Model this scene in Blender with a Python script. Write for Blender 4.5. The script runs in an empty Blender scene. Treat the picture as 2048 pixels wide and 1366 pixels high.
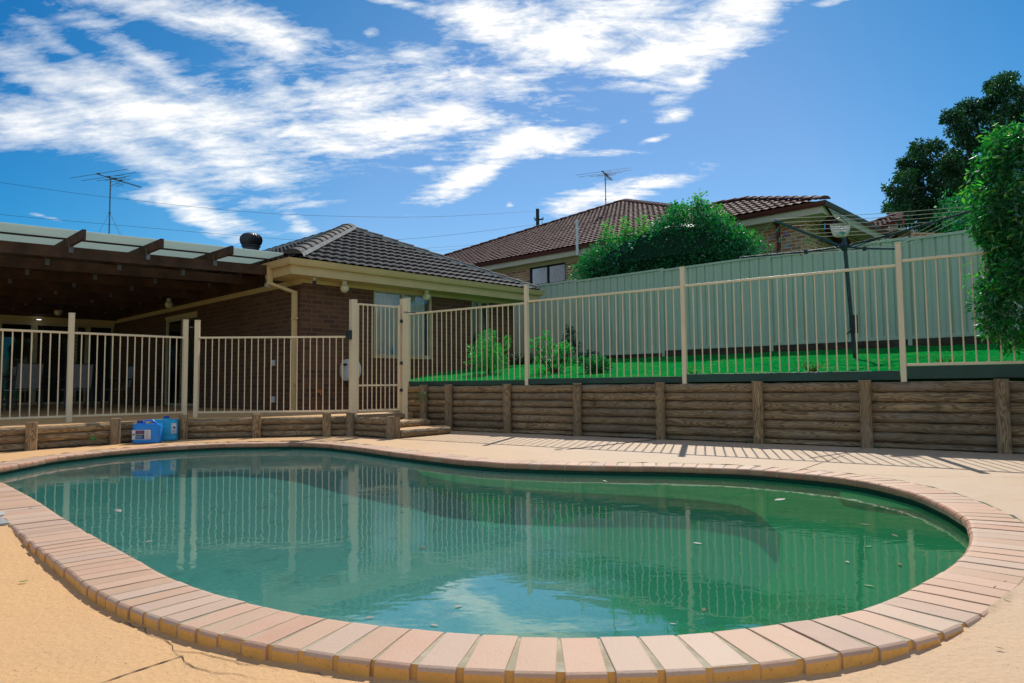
import bpy, bmesh, math, random
import numpy as np
from mathutils import Vector, Matrix, noise

random.seed(7)
S = bpy.context.scene
C = S.collection
R = math.radians
V = Vector

# ---------------------------------------------------------------- camera
F = 1400.0
CAM = V((0.0, 0.0, 0.71))
PITCH, ROLL = math.atan(87 / F), 0.0095
_r0 = V((1, 0, 0)); _u0 = V((0, -math.sin(PITCH), math.cos(PITCH))); FWD = V((0, math.cos(PITCH), math.sin(PITCH)))
UPV = _u0 * math.cos(ROLL) + _r0 * math.sin(ROLL)
RGT = _r0 * math.cos(ROLL) - _u0 * math.sin(ROLL)
cd = bpy.data.cameras.new('camera'); cam = bpy.data.objects.new('camera', cd); C.objects.link(cam)
cd.sensor_width = 36; cd.lens = F / 2048 * 36; cd.clip_start = 0.05; cd.clip_end = 3000
m = Matrix((RGT, UPV, -FWD)).transposed().to_4x4(); m.translation = CAM
cam.matrix_world = m; S.camera = cam

def ray(px, py): return RGT * ((px - 1024) / F) + UPV * ((683 - py) / F) + FWD
def at(px, py, Y):            # the point on that sight line at depth Y
    d = ray(px, py); return CAM + d * (Y / d.y)
def onz(px, py, z):           # the point on that sight line at height z
    d = ray(px, py); return CAM + d * ((z - CAM.z) / d.z)

# ---------------------------------------------------------------- light
SUN_EL = R(46); SUN_AZ = math.atan2(0.56, 2.06)      # azimuth right of +Y
sdir = V((math.sin(SUN_AZ) * math.cos(SUN_EL), math.cos(SUN_AZ) * math.cos(SUN_EL), math.sin(SUN_EL)))
sl = bpy.data.lights.new('sun', 'SUN'); sl.energy = 4.2; sl.angle = R(0.53); sl.color = (1.0, 0.95, 0.87)
so = bpy.data.objects.new('sun', sl); C.objects.link(so); so.rotation_euler = sdir.to_track_quat('Z', 'Y').to_euler()
so.location = (6, 20, 30)
S.view_settings.view_transform = 'Standard'; S.view_settings.look = 'None'; S.view_settings.gamma = 1
S.view_settings.exposure = 0.0
S.render.engine = 'CYCLES'
S.cycles.use_denoising = True
S.cycles.max_bounces = 10; S.cycles.transmission_bounces = 8; S.cycles.transparent_max_bounces = 16
S.cycles.sample_clamp_indirect = 6

# ---------------------------------------------------------------- node helpers
class NT:
    def __init__(s, tree): s.t = tree; s.n = tree.nodes; s.l = tree.links
    def new(s, typ, inputs=None, **kw):
        x = s.n.new(typ)
        for k, v in kw.items(): setattr(x, k, v)
        for k, v in (inputs or {}).items():
            if isinstance(v, bpy.types.NodeSocket): s.l.new(v, x.inputs[k])
            else: x.inputs[k].default_value = v
        return x
    def math(s, op, a, b=0.0, c=None, clamp=False):
        x = s.n.new('ShaderNodeMath'); x.operation = op; x.use_clamp = clamp
        for i, v in enumerate([a, b] + ([c] if c is not None else [])):
            if isinstance(v, bpy.types.NodeSocket): s.l.new(v, x.inputs[i])
            else: x.inputs[i].default_value = v
        return x.outputs[0]
    def vm(s, op, a, b=None, out=0):
        x = s.n.new('ShaderNodeVectorMath'); x.operation = op
        for i, v in enumerate([a] + ([b] if b is not None else [])):
            if isinstance(v, bpy.types.NodeSocket): s.l.new(v, x.inputs[i])
            else: x.inputs[i].default_value = v
        return x.outputs['Value'] if out == 'v' else x.outputs[out]
    def ramp(s, fac, stops, interp='LINEAR'):
        x = s.n.new('ShaderNodeValToRGB'); s.l.new(fac, x.inputs[0]); cr = x.color_ramp; cr.interpolation = interp
        while len(cr.elements) < len(stops): cr.elements.new(0.5)
        for e, (p, c) in zip(cr.elements, stops):
            e.position = p; e.color = (c, c, c, 1) if isinstance(c, (int, float)) else (*c, 1)
        return x.outputs[0]
    def mix(s, fac, a, b, blend='MIX'):
        x = s.n.new('ShaderNodeMix'); x.data_type = 'RGBA'; x.blend_type = blend
        for i, v in ((0, fac), (6, a), (7, b)):
            if isinstance(v, bpy.types.NodeSocket): s.l.new(v, x.inputs[i])
            elif i == 0: x.inputs[0].default_value = v
            else: x.inputs[i].default_value = (*v, 1)
        return x.outputs[2]
    def map(s, v, a, b, c=0.0, d=1.0, smooth=False):
        x = s.n.new('ShaderNodeMapRange'); s.l.new(v, x.inputs[0])
        if smooth: x.interpolation_type = 'SMOOTHSTEP'
        for i, q in enumerate((a, b, c, d)): x.inputs[i + 1].default_value = q
        return x.outputs[0]
    def noise(s, vec, scale, detail=4, rough=0.5, dist=0.0):
        return s.new('ShaderNodeTexNoise', {'Vector': vec, 'Scale': scale, 'Detail': detail, 'Roughness': rough, 'Distortion': dist}).outputs[0]

# ---------------------------------------------------------------- sky with clouds
w = bpy.data.worlds.new('World'); S.world = w; w.use_nodes = True
T = NT(w.node_tree); T.n.clear()
sky = T.new('ShaderNodeTexSky', sky_type='NISHITA'); sky.sun_disc = False; sky.sun_elevation = SUN_EL; sky.sun_rotation = SUN_AZ
sky.air_density = 1.0; sky.dust_density = 0.15; sky.ozone_density = 3.0; sky.altitude = 50
tc = T.new('ShaderNodeTexCoord').outputs['Generated']
gam = T.new('ShaderNodeHueSaturation', {'Saturation': 1.12, 'Value': 1.0, 'Color': sky.outputs[0]}).outputs[0]
skycol = T.mix(1.0, gam, (0.72, 0.865, 0.93), 'MULTIPLY')
# deeper blue away from the bright part of the sky
away = T.map(T.vm('DOT_PRODUCT', tc, tuple(ray(1180, 620).normalized()), 'v'), .94, .62, 0, 1)
skycol = T.mix(1.0, skycol, T.new('ShaderNodeCombineXYZ', {'X': T.math('EXPONENT', T.math('MULTIPLY', away, -2.5)), 'Y': T.math('EXPONENT', T.math('MULTIPLY', away, -.50)), 'Z': T.math('EXPONENT', T.math('MULTIPLY', away, -.16))}).outputs[0], 'MULTIPLY')
# cloud masses: centre and radii (px of a 2048 wide view turned into sky directions), angle, weight
CL = [(270, 170, 340, 120, 8, .26), (620, 300, 260, 90, 10, .16), (900, 120, 260, 110, 0, .16), (215, 190, 200, 34, 16, .85), (400, 228, 150, 46, -4, .95), (320, 140, 110, 16, 34, .5), (150, 110, 130, 18, 38, .5), (230, 75, 110, 30, 25, .6), (330, 20, 260, 26, 3, .75), (480, 45, 130, 40, 5, .85), (50, 255, 100, 46, -5, 1.05),
      (560, 95, 55, 50, 45, .75), (545, 170, 60, 26, 40, .5), (725, 190, 95, 50, -12, 1.15), (800, 252, 170, 36, -4, 1.2), (640, 280, 120, 24, 6, .95), (905, 215, 110, 30, 18, .95), (860, 150, 60, 22, 35, .7), (630, 180, 40, 20, 30, .6),
      (480, 335, 100, 42, 5, 1.1), (260, 295, 130, 28, 22, .95), (130, 200, 110, 16, 25, .7), (400, 280, 120, 18, 5, .6), (1030, 290, 115, 32, -16, 1.3), (900, 375, 85, 20, -27, 1.2), (970, 340, 70, 22, -30, 1.0),
      (1130, 285, 60, 22, -8, .95), (1210, 303, 80, 9, 2, .75), (1300, 370, 100, 18, -14, 1.2), (1190, 395, 100, 22, -8, 1.15), (1120, 418, 40, 14, 0, .9), (1100, 80, 140, 44, 10, 1.15), (960, 30, 80, 45, 10, 1.2), (1230, 132, 120, 24, 10, 1.05),
      (1420, 80, 130, 50, -38, 1.2), (1500, 25, 70, 60, 0, 1.1), (1320, 115, 110, 28, -10, 1.1), (1390, 155, 60, 16, -25, .8), (1020, 165, 100, 34, 15, .95), (930, 150, 40, 18, 10, .7), (1180, 20, 130, 50, 0, 1.2), (1330, 60, 120, 40, 0, .9),
      (1345, 232, 38, 11, -4, .95), (1312, 278, 26, 6, -12, .8), (1250, 240, 12, 5, -5, .5), (430, 458, 70, 16, 22, .9), (350, 390, 80, 28, 30, 1.0), (400, 425, 130, 20, 14, .8),
      (560, 405, 100, 11, -6, .7), (600, 452, 40, 16, 35, .9), (1019, 409, 8, 5, 0, 1.0), (95, 435, 32, 5, 12, .6), (745, 62, 17, 9, -10, .7), (1668, 3, 40, 10, -10, .85), (790, 4, 60, 9, 5, .8), (860, 330, 26, 9, -20, .6)]
tot = None
for cx, cy, rx, ry, ang, wt in CL:
    c = ray(cx, cy); L = c.length; c.normalize()
    a = R(ang); ex = (RGT * math.cos(a) - UPV * math.sin(a)); ey = (RGT * math.sin(a) + UPV * math.cos(a))
    ex = (ex - c * ex.dot(c)).normalized(); ey = (ey - c * ey.dot(c)).normalized()
    sx = F * L / rx; sy = F * L / ry
    # tangent-plane offset of the view direction from the cloud's centre
    px_ = T.vm('DOT_PRODUCT', tc, tuple(ex * sx), 'v'); py_ = T.vm('DOT_PRODUCT', tc, tuple(ey * sy), 'v')
    front = T.vm('DOT_PRODUCT', tc, tuple(c), 'v')
    r2 = T.math('ADD', T.math('MULTIPLY', px_, px_), T.math('MULTIPLY', py_, py_))
    g = T.math('MULTIPLY', T.math('EXPONENT', T.math('MULTIPLY', r2, -1.05)), wt)
    g = T.math('MULTIPLY', g, T.math('GREATER_THAN', front, 0.2))
    tot = g if tot is None else T.math('MAXIMUM', tot, g) if False else T.math('SUBTRACT', T.math('ADD', tot, g), T.math('MULTIPLY', T.math('MULTIPLY', tot, g), 0.55))
sep = T.new('ShaderNodeSeparateXYZ', {'Vector': tc})
zz = T.math('MAXIMUM', sep.outputs[2], 0.05)
cp = T.new('ShaderNodeCombineXYZ', {'X': T.math('DIVIDE', sep.outputs[0], T.math('ADD', zz, .25)), 'Y': T.math('DIVIDE', sep.outputs[1], T.math('ADD', zz, .25)), 'Z': 0.0}).outputs[0]
mp = T.new('ShaderNodeMapping', {'Vector': cp, 'Rotation': (0, 0, R(28)), 'Scale': (1.0, 1.9, 1)}).outputs[0]
mp2 = T.new('ShaderNodeMapping', {'Vector': cp, 'Rotation': (0, 0, R(-35)), 'Scale': (1.0, 4.5, 1)}).outputs[0]
n1 = T.noise(mp, 7.5, 10, 0.66, 0.35)
n2 = T.noise(mp, 30, 8, 0.65, 0.5)
dn = T.math('ADD', T.math('MULTIPLY', T.math('SUBTRACT', n1, .5), 2.9), T.math('MULTIPLY', T.math('SUBTRACT', n2, .5), 1.1))
wis = T.math('MULTIPLY', T.math('SUBTRACT', T.noise(mp2, 3.4, 8, .62, 1.0), .5), 2.2)
dn = T.math('MULTIPLY', T.math('ADD', dn, wis), T.map(sep.outputs[0], -.5, -.05, .55, 1.0))
dens = T.math('ADD', T.math('MULTIPLY', tot, 1.0), T.math('MULTIPLY', dn, T.map(tot, 0.02, .35, 0.0, 1.0)))
mask = T.map(dens, 0.24, 1.30, 0.0, 1.0)
mask = T.math('POWER', mask, 0.9)
# broken bright cloud added out of view behind the camera, filling the shaded fronts
fill_cloud = T.math('MULTIPLY', T.map(T.noise(mp, 1.6, 8, .6, .4), .42, .60, 0, .85), T.map(sep.outputs[1], 0.12, -0.2, 0, 1))
mask = T.math('MAXIMUM', mask, fill_cloud)
ccol = T.mix(mask, (6.6, 7.3, 8.0), (9.3, 9.3, 9.2))
col = T.mix(T.math('MULTIPLY', mask, .97), skycol, ccol)
bg = T.new('ShaderNodeBackground', {'Color': col, 'Strength': 0.115})
out = T.new('ShaderNodeOutputWorld', {'Surface': bg.outputs[0]})

# ---------------------------------------------------------------- materials
MATS = {}
def material(name):
    mt = bpy.data.materials.new(name); mt.use_nodes = True
    t = NT(mt.node_tree); t.n.clear(); MATS[name] = mt
    o = t.new('ShaderNodeOutputMaterial')
    return mt, t, o
def coords(t, kind='Object', scale=None, jitter=False):
    v = t.new('ShaderNodeTexCoord').outputs[kind] if kind != 'UV' else t.new('ShaderNodeUVMap').outputs[0]
    if jitter:
        r = t.new('ShaderNodeObjectInfo').outputs['Random']
        v = t.vm('ADD', v, t.new('ShaderNodeCombineXYZ', {'X': t.math('MULTIPLY', r, 37.0), 'Y': t.math('MULTIPLY', r, 91.0), 'Z': t.math('MULTIPLY', r, 13.0)}).outputs[0])
    if scale: v = t.vm('MULTIPLY', v, scale)
    return v
def bsdf(t, o, col, rough=.6, height=None, bump=.3, dist=.01, spec=.5, metal=0.0, **kw):
    ins = {'Base Color': col if isinstance(col, bpy.types.NodeSocket) else (*col, 1), 'Roughness': rough, 'Specular IOR Level': spec, 'Metallic': metal}
    ins.update(kw)
    if height is not None:
        ins['Normal'] = t.new('ShaderNodeBump', {'Height': height, 'Strength': bump, 'Distance': dist}).outputs[0]
    p = t.new('ShaderNodeBsdfPrincipled', ins); t.l.new(p.outputs[0], o.inputs[0]); return p
def simple(name, c1, c2=None, scale=6, rough=.55, bump=.15, fine=60, spec=.4, dist=.004, metal=0.0, lo=.35, hi=.65):
    mt, t, o = material(name); v = coords(t, 'Object', jitter=True)
    n = t.noise(v, scale, 6, .6); f = t.noise(v, fine, 4, .6)
    c2 = c2 or tuple(x * .8 for x in c1)
    col = t.mix(t.map(n, lo, hi), c1, c2); col = t.mix(t.math('MULTIPLY', t.map(f, .5, .75), .25), col, tuple(x * .6 for x in c1))
    bsdf(t, o, col, t.map(n, .3, .7, rough - .08, rough + .1), f, bump, dist, spec, metal)
    return mt

simple('cream_paint', (.80, .66, .43), (.74, .60, .38), 3, .38, .05, 90, .5)
simple('cream_trim', (.66, .49, .24), (.58, .42, .20), 2, .45, .05, 60, .4)
simple('galvanised', (.20, .21, .21), (.12, .13, .13), 12, .45, .1, 80, .5, metal=.7)
simple('dark_metal', (.02, .023, .027), (.03, .035, .04), 10, .5, .1, 60)
simple('white_plastic', (.72, .74, .72), (.6, .62, .6), 9, .4, .05, 60)
simple('grey_plastic', (.36, .38, .40), (.28, .3, .32), 9, .4, .05, 60)
simple('orange_plastic', (.55, .16, .03), None, 9, .4, .05, 60)
simple('dark_rubber', (.015, .018, .018), None, 9, .55, .05, 60)
simple('red_gutter', (.12, .022, .022), (.09, .018, .018), 3, .35, .03, 60, .5)
simple('pale_trim', (.58, .50, .37), (.54, .46, .33), 3, .5, .03, 60)
simple('window_frame', (.02, .022, .026), None, 5, .4, .03, 60)
simple('alu_cream', (.55, .45, .27), None, 5, .4, .03, 60)
simple('green_board', (.012, .065, .045), (.02, .05, .03), 3, .45, .1, 40)
simple('hoist_green', (.012, .05, .045), (.01, .03, .03), 6, .4, .05, 60, .5)
simple('hardwood', (.095, .048, .027), (.042, .023, .015), 3, .7, .4, 30, .3, .006)
simple('bark', (.10, .075, .05), (.05, .04, .03), 8, .9, .8, 25, .2, .02)
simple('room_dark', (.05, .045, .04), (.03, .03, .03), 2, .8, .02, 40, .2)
simple('chair_sling', (.35, .34, .33), (.28, .27, .27), 20, .7, .2, 120, .3)
simple('blind', (.66, .66, .64), (.58, .58, .57), 6, .7, .02, 60, .3)
simple('soil', (.07, .05, .035), (.035, .027, .02), 6, 1.0, .8, 30, .1, .02)
simple('pole_wood', (.06, .055, .05), (.04, .035, .03), 6, .9, .3, 30, .2)
simple('dry_leaf', (.20, .11, .05), (.10, .06, .03), 30, .7, .3, 60, .3)
simple('green_leaf', (.05, .22, .03), (.04, .14, .02), 30, .5, .2, 60, .4)
simple('pale_leaf', (.36, .34, .29), (.22, .20, .17), 30, .6, .3, 60, .4)
simple('turbine', (.035, .037, .04), (.055, .05, .05), 6, .45, .1, 60, .5, metal=.4)
simple('skimmer_lid', (.55, .58, .55), (.4, .42, .4), 20, .6, .3, 80)

def emission(name, col, s):
    mt, t, o = material(name)
    t.l.new(t.new('ShaderNodeEmission', {'Color': (*col, 1), 'Strength': s}).outputs[0], o.inputs[0])
emission('downlight', (.85, .93, 1.0), 3.0)

mt, t, o = material('window_glass')
fr = t.new('ShaderNodeFresnel', {'IOR': 1.45}).outputs[0]
ms = t.new('ShaderNodeMixShader', {0: fr})
t.l.new(t.new('ShaderNodeBsdfTransparent', {'Color': (.93, .93, .92, 1)}).outputs[0], ms.inputs[1])
t.l.new(t.new('ShaderNodeBsdfGlossy', {'Roughness': .02, 'Color': (1, 1, 1, 1)}).outputs[0], ms.inputs[2]); t.l.new(ms.outputs[0], o.inputs[0])

mt, t, o = material('globe_glass')
bsdf(t, o, (.78, .70, .50), .25, spec=.5, **{'Transmission Weight': .15, 'Subsurface Weight': .3, 'Subsurface Radius': (.05, .05, .04)})

mt, t, o = material('clear_bulb')
bsdf(t, o, (.8, .8, .72), .08, spec=.6, **{'Transmission Weight': .6})

# translucent corrugated sheet
mt, t, o = material('laserlite')
v = coords(t, 'Object'); n = t.noise(v, 1.5, 4)
ms = t.new('ShaderNodeMixShader', {0: .42})
d = t.new('ShaderNodeBsdfDiffuse', {'Color': (.50, .66, .62, 1)}); tr = t.new('ShaderNodeBsdfTranslucent', {'Color': t.mix(n, (.30, .42, .40), (.42, .55, .50))})
t.l.new(d.outputs[0], ms.inputs[1]); t.l.new(tr.outputs[0], ms.inputs[2])
gl = t.new('ShaderNodeBsdfGlossy', {'Roughness': .25, 'Color': (.8, .9, .9, 1)}); m2 = t.new('ShaderNodeMixShader', {0: .08})
t.l.new(ms.outputs[0], m2.inputs[1]); t.l.new(gl.outputs[0], m2.inputs[2]); t.l.new(m2.outputs[0], o.inputs[0])
simple('roof_sheet', (.14, .13, .12), (.10, .10, .09), 4, .5, .05, 60)

# brick walls, UV in metres
def brick(name, ca, cb, cc, mortar, w=.24, h=.086, ms_=.010, bump=.6):
    mt, t, o = material(name); v = coords(t, 'UV')
    b = t.new('ShaderNodeTexBrick', {'Vector': v, 'Color1': (0, 0, 0, 1), 'Color2': (1, 1, 1, 1), 'Mortar': (.5, .5, .5, 1), 'Scale': 1.0, 'Mortar Size': ms_, 'Mortar Smooth': .15, 'Bias': 0.0, 'Brick Width': w, 'Row Height': h}, offset=.5)
    ob = coords(t, 'Object'); n = t.noise(ob, 9, 6, .65); n2 = t.noise(ob, 60, 4, .6); n3 = t.noise(ob, .9, 3)
    col = t.ramp(b.outputs[0], [(0, ca), (.35, cb), (.68, cc), (1, ca)])
    col = t.mix(t.math('MULTIPLY', t.map(n, .45, .7), .45), col, tuple(x * .5 for x in ca))
    col = t.mix(t.math('MULTIPLY', n2, .3), col, cb)
    col = t.mix(b.outputs[1], col, t.mix(n2, mortar, tuple(x * .7 for x in mortar)))
    col = t.mix(t.math('MULTIPLY', t.map(n3, .5, .75), .2), col, tuple(x * .7 for x in mortar))
    hgt = t.math('ADD', t.math('MULTIPLY', t.math('SUBTRACT', 1.0, b.outputs[1]), 1.0), t.math('MULTIPLY', n2, .35))
    bsdf(t, o, col, .85, hgt, bump, .006, .25)
brick('brown_brick', (.175, .075, .040), (.125, .052, .032), (.085, .040, .030), (.17, .115, .07))
brick('blend_brick', (.50, .12, .055), (.66, .36, .17), (.26, .075, .05), (.72, .60, .46), ms_=.012, bump=.5)

# roof tiles (geometry carries the shape)
def tile(name, a, b, lichen):
    mt, t, o = material(name); v = coords(t, 'Object'); n = t.noise(v, 2.2, 6, .65); n2 = t.noise(v, 45, 4, .6)
    col = t.mix(t.map(n, .35, .65), a, b); col = t.mix(t.math('MULTIPLY', t.map(t.noise(v, 14, 5, .7), .56, .7), .5), col, lichen)
    bsdf(t, o, col, t.map(n, .3, .7, .72, .88), n2, .3, .004, .22)
tile('charcoal_tile', (.034, .033, .036), (.060, .057, .058), (.12, .11, .10))
tile('charcoal_cap', (.060, .054, .052), (.095, .085, .08), (.17, .16, .14))
tile('red_tile', (.125, .046, .040), (.082, .032, .030), (.16, .08, .07))
tile('red_cap', (.15, .055, .045), (.10, .04, .036), (.2, .1, .08))
simple('mortar_bed', (.42, .42, .40), (.28, .28, .27), 20, .9, .6, 60, .2)

# weathered treated pine: UV u along the log, v around it
mt, t, o = material('pine_log')
v = coords(t, 'UV', jitter=True)
vs = t.vm('MULTIPLY', v, (1.0, 6.0, 1.0))
wn = t.noise(vs, 1.3, 3, .5, .2)
ring = t.new('ShaderNodeTexWave', {'Vector': t.vm('ADD', t.vm('MULTIPLY', v, (.35, 5.0, 1)), t.new('ShaderNodeCombineXYZ', {'Y': t.math('MULTIPLY', wn, 3.2)}).outputs[0]), 'Scale': 1.6, 'Distortion': 3.5, 'Detail': 3, 'Detail Scale': 1.2, 'Detail Roughness': .6}, wave_type='BANDS', bands_direction='Y').outputs[1]
fib = t.noise(t.vm('MULTIPLY', v, (3, 90, 1)), 1.0, 5, .65)
ob = coords(t, 'Object'); big = t.noise(ob, 1.4, 4, .6); spl = t.noise(ob, 6.0, 5, .7)
rnd = t.new('ShaderNodeObjectInfo').outputs['Random']
col = t.mix(t.map(ring, .15, .85), (.56, .38, .19), (.19, .115, .056))
col = t.mix(t.math('MULTIPLY', fib, .55), col, (.22, .155, .09))
col = t.mix(t.map(rnd, 0, 1, 0, .6), col, (.16, .125, .085))
col = t.mix(t.math('MULTIPLY', t.map(t.noise(t.vm('MULTIPLY', v, (.8, 3, 1)), 1.7, 5, .7), .52, .66), .5), col, (.30, .26, .20))
col = t.mix(t.math('MULTIPLY', t.map(big, .45, .7), .4), col, (.10, .085, .05))
col = t.mix(t.math('MULTIPLY', t.map(spl, .62, .75), .75), col, (.028, .022, .016))
bsdf(t, o, col, .85, t.math('ADD', fib, t.math('MULTIPLY', ring, .4)), .45, .006, .2)

# painted pool deck
mt, t, o = material('deck_paint')
v = coords(t, 'Object'); big = t.noise(v, .55, 5, .6, .4); mid = t.noise(v, 3.2, 6, .6); fine = t.noise(v, 75, 5, .7); grit = t.noise(v, 210, 3, .7)
vor = t.new('ShaderNodeTexVoronoi', {'Vector': v, 'Scale': 48.0}).outputs[0]
sp = t.new('ShaderNodeSeparateXYZ', {'Vector': v})
# the paint is worn to pale pinkish concrete on the far side, fresh ochre on the near-left side
worn = t.map(t.math('ADD', t.math('ADD', t.math('MULTIPLY', sp.outputs[0], .55), t.math('MULTIPLY', sp.outputs[1], .16)), t.math('MULTIPLY', mid, .9)), .0, 2.6, 0, 1, True)
col = t.mix(worn, (.74, .43, .185), (.61, .45, .305))
col = t.mix(t.math('MULTIPLY', t.map(big, .42, .68), .35), col, (.64, .42, .22))
col = t.mix(t.math('MULTIPLY', t.map(mid, .5, .72), .22), col, (.50, .31, .15))
col = t.mix(t.math('MULTIPLY', t.map(fine, .56, .72), .32), col, (.40, .25, .12))
col = t.mix(t.math('MULTIPLY', t.map(t.noise(v, 1.1, 7, .7, 1.2), .55, .70), .40), col, (.50, .34, .20))
col = t.mix(t.math('MULTIPLY', t.map(t.noise(v, 17, 4, .6), .64, .72), .35), col, (.36, .22, .12))
col = t.mix(t.math('MULTIPLY', t.map(t.noise(v, 130, 2, .5), .68, .74), .8), col, (.12, .075, .04))
hh = t.math('ADD', t.math('MULTIPLY', mid, .9), t.math('ADD', t.math('MULTIPLY', fine, .55), t.math('ADD', t.math('MULTIPLY', grit, .22), t.math('MULTIPLY', vor, .35))))
bsdf(t, o, col, .68, hh, .65, .009, .3)

mt, t, o = material('crack_dark'); bsdf(t, o, (.10, .06, .03), .9)

# coping bricks: per-brick tone
mt, t, o = material('coping_brick')
v = coords(t, 'Object'); r = t.new('ShaderNodeNewGeometry').outputs['Random Per Island']
fine = t.noise(v, 110, 4, .7); mid = t.noise(v, 9, 5, .6)
col = t.ramp(r, [(0, (.58, .32, .20)), (.25, (.64, .40, .26)), (.5, (.54, .33, .20)), (.75, (.62, .44, .31)), (1, (.50, .32, .22))])
col = t.mix(t.math('MULTIPLY', t.map(mid, .4, .7), .4), col, (.62, .42, .28))
col = t.mix(t.math('MULTIPLY', t.map(fine, .55, .75), .4), col, (.34, .17, .11))
col = t.mix(t.math('MULTIPLY', t.map(t.noise(v, 26, 4, .7), .66, .76), .5), col, (.30, .22, .17))
bsdf(t, o, col, .6, t.math('ADD', fine, t.math('MULTIPLY', mid, .8)), .4, .003, .35)
mt, t, o = material('coping_nose')
v = coords(t, 'Object'); r = t.new('ShaderNodeNewGeometry').outputs['Random Per Island']; fine = t.noise(v, 90, 4, .7); mid = t.noise(v, 11, 5, .65)
col = t.ramp(r, [(0, (.46, .20, .10)), (.4, (.52, .25, .13)), (.7, (.40, .17, .09)), (1, (.50, .27, .16))]); col = t.mix(t.math('MULTIPLY', t.map(mid, .45, .7), .5), col, (.30, .15, .09))
bsdf(t, o, col, .6, fine, .4, .003, .35)
mt, t, o = material('coping_side')
v = coords(t, 'Object'); fine = t.noise(v, 90, 5, .7); mid = t.noise(v, 8, 5, .65)
col = t.mix(t.map(mid, .35, .7), (.85, .44, .10), (.72, .36, .09)); col = t.mix(t.math('MULTIPLY', t.map(fine, .58, .7), .6), col, (.16, .09, .05))
bsdf(t, o, col, .6, fine, .5, .004, .35)
simple('coping_mortar', (.50, .44, .31), (.38, .32, .21), 12, .9, .7, 80, .2, .004)

# pool interior: pebbled plaster with algae
mt, t, o = material('pool_plaster')
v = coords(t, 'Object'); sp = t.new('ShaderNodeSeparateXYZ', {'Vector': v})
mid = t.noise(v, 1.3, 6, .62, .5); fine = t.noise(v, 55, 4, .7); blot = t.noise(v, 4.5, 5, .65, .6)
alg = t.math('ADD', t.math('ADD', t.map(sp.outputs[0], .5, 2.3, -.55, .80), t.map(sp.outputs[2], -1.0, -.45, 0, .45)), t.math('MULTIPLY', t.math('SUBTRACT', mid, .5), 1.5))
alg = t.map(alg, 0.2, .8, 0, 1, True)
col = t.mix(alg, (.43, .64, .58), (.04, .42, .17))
col = t.mix(t.map(t.math('ADD', sp.outputs[0], t.math('MULTIPLY', mid, .8)), -.6, -2.6, 0, .75, True), col, (.13, .36, .30))  # deep end painted darker, standing in for light absorbed by deeper water
col = t.mix(t.math('MULTIPLY', t.map(blot, .58, .72), .55), col, (.05, .20, .14))
col = t.mix(t.math('MULTIPLY', t.map(fine, .5, .7), .35), col, (.05, .22, .12))
top = t.map(sp.outputs[2], -.30, -.17, 0, 1)
col = t.mix(top, col, t.mix(t.noise(v, 9, 5, .6), (.012, .10, .062), (.02, .07, .04)))
col = t.mix(t.map(t.math('ADD', sp.outputs[2], t.math('MULTIPLY', fine, .012)), -.060, -.052, 0, 1), col, (.10, .075, .055))
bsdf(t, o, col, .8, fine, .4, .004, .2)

mt, t, o = material('algae_plaster')
v = coords(t, 'Object'); mid = t.noise(v, 2.3, 6, .62, .5); fine = t.noise(v, 70, 4, .7)
col = t.mix(t.map(mid, .35, .65), (.05, .50, .14), (.09, .42, .12)); col = t.mix(t.math('MULTIPLY', t.map(fine, .5, .7), .5), col, (.02, .22, .07)); col = t.mix(t.math('MULTIPLY', t.map(t.noise(v, 7, 5, .7), .64, .72), .7), col, (.10, .10, .04))
bsdf(t, o, col, .8, fine, .4, .004, .2)

# water: refraction tinted by the green water, mirror by Fresnel, small ripples
mt, t, o = material('green_water')
v = coords(t, 'Object')
va = t.vm('MULTIPLY', v, (1.0, 1.25, 1.0))
h1 = t.noise(va, 5.0, 2, .5, .3); h2 = t.noise(va, 17.0, 3, .55, .3); h3 = t.noise(v, 1.4, 2, .5)
patch = t.map(t.noise(v, .8, 3, .5), .42, .62, .35, 1.25)
hg = t.math('ADD', t.math('MULTIPLY', h1, .55), t.math('ADD', t.math('MULTIPLY', h3, .8), t.math('MULTIPLY', t.math('MULTIPLY', h2, patch), .16)))
bm_ = t.new('ShaderNodeBump', {'Height': hg, 'Strength': 1.0, 'Distance': .0019}).outputs[0]
fr = t.new('ShaderNodeFresnel', {'IOR': 1.36, 'Normal': bm_}).outputs[0]
rf = t.new('ShaderNodeBsdfRefraction', {'Color': (.43, .73, .70, 1), 'Roughness': 0.0, 'IOR': 1.33, 'Normal': bm_}, distribution='GGX')
gl = t.new('ShaderNodeBsdfGlossy', {'Color': (.97, 1, 1, 1), 'Roughness': 0.0, 'Normal': bm_})
turb = t.mix(t.map(t.new('ShaderNodeSeparateXYZ', {'Vector': v}).outputs[0], -.2, 2.0, 0, 1, True), (.14, .38, .36), (.04, .40, .20))
df = t.new('ShaderNodeBsdfDiffuse', {'Color': turb}); mt_ = t.new('ShaderNodeMixShader', {0: .17})
t.l.new(rf.outputs[0], mt_.inputs[1]); t.l.new(df.outputs[0], mt_.inputs[2])
ms = t.new('ShaderNodeMixShader', {0: t.math('MINIMUM', t.math('MULTIPLY', fr, 1.35), .46)})
t.l.new(mt_.outputs[0], ms.inputs[1]); t.l.new(gl.outputs[0], ms.inputs[2]); t.l.new(ms.outputs[0], o.inputs[0])

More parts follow.
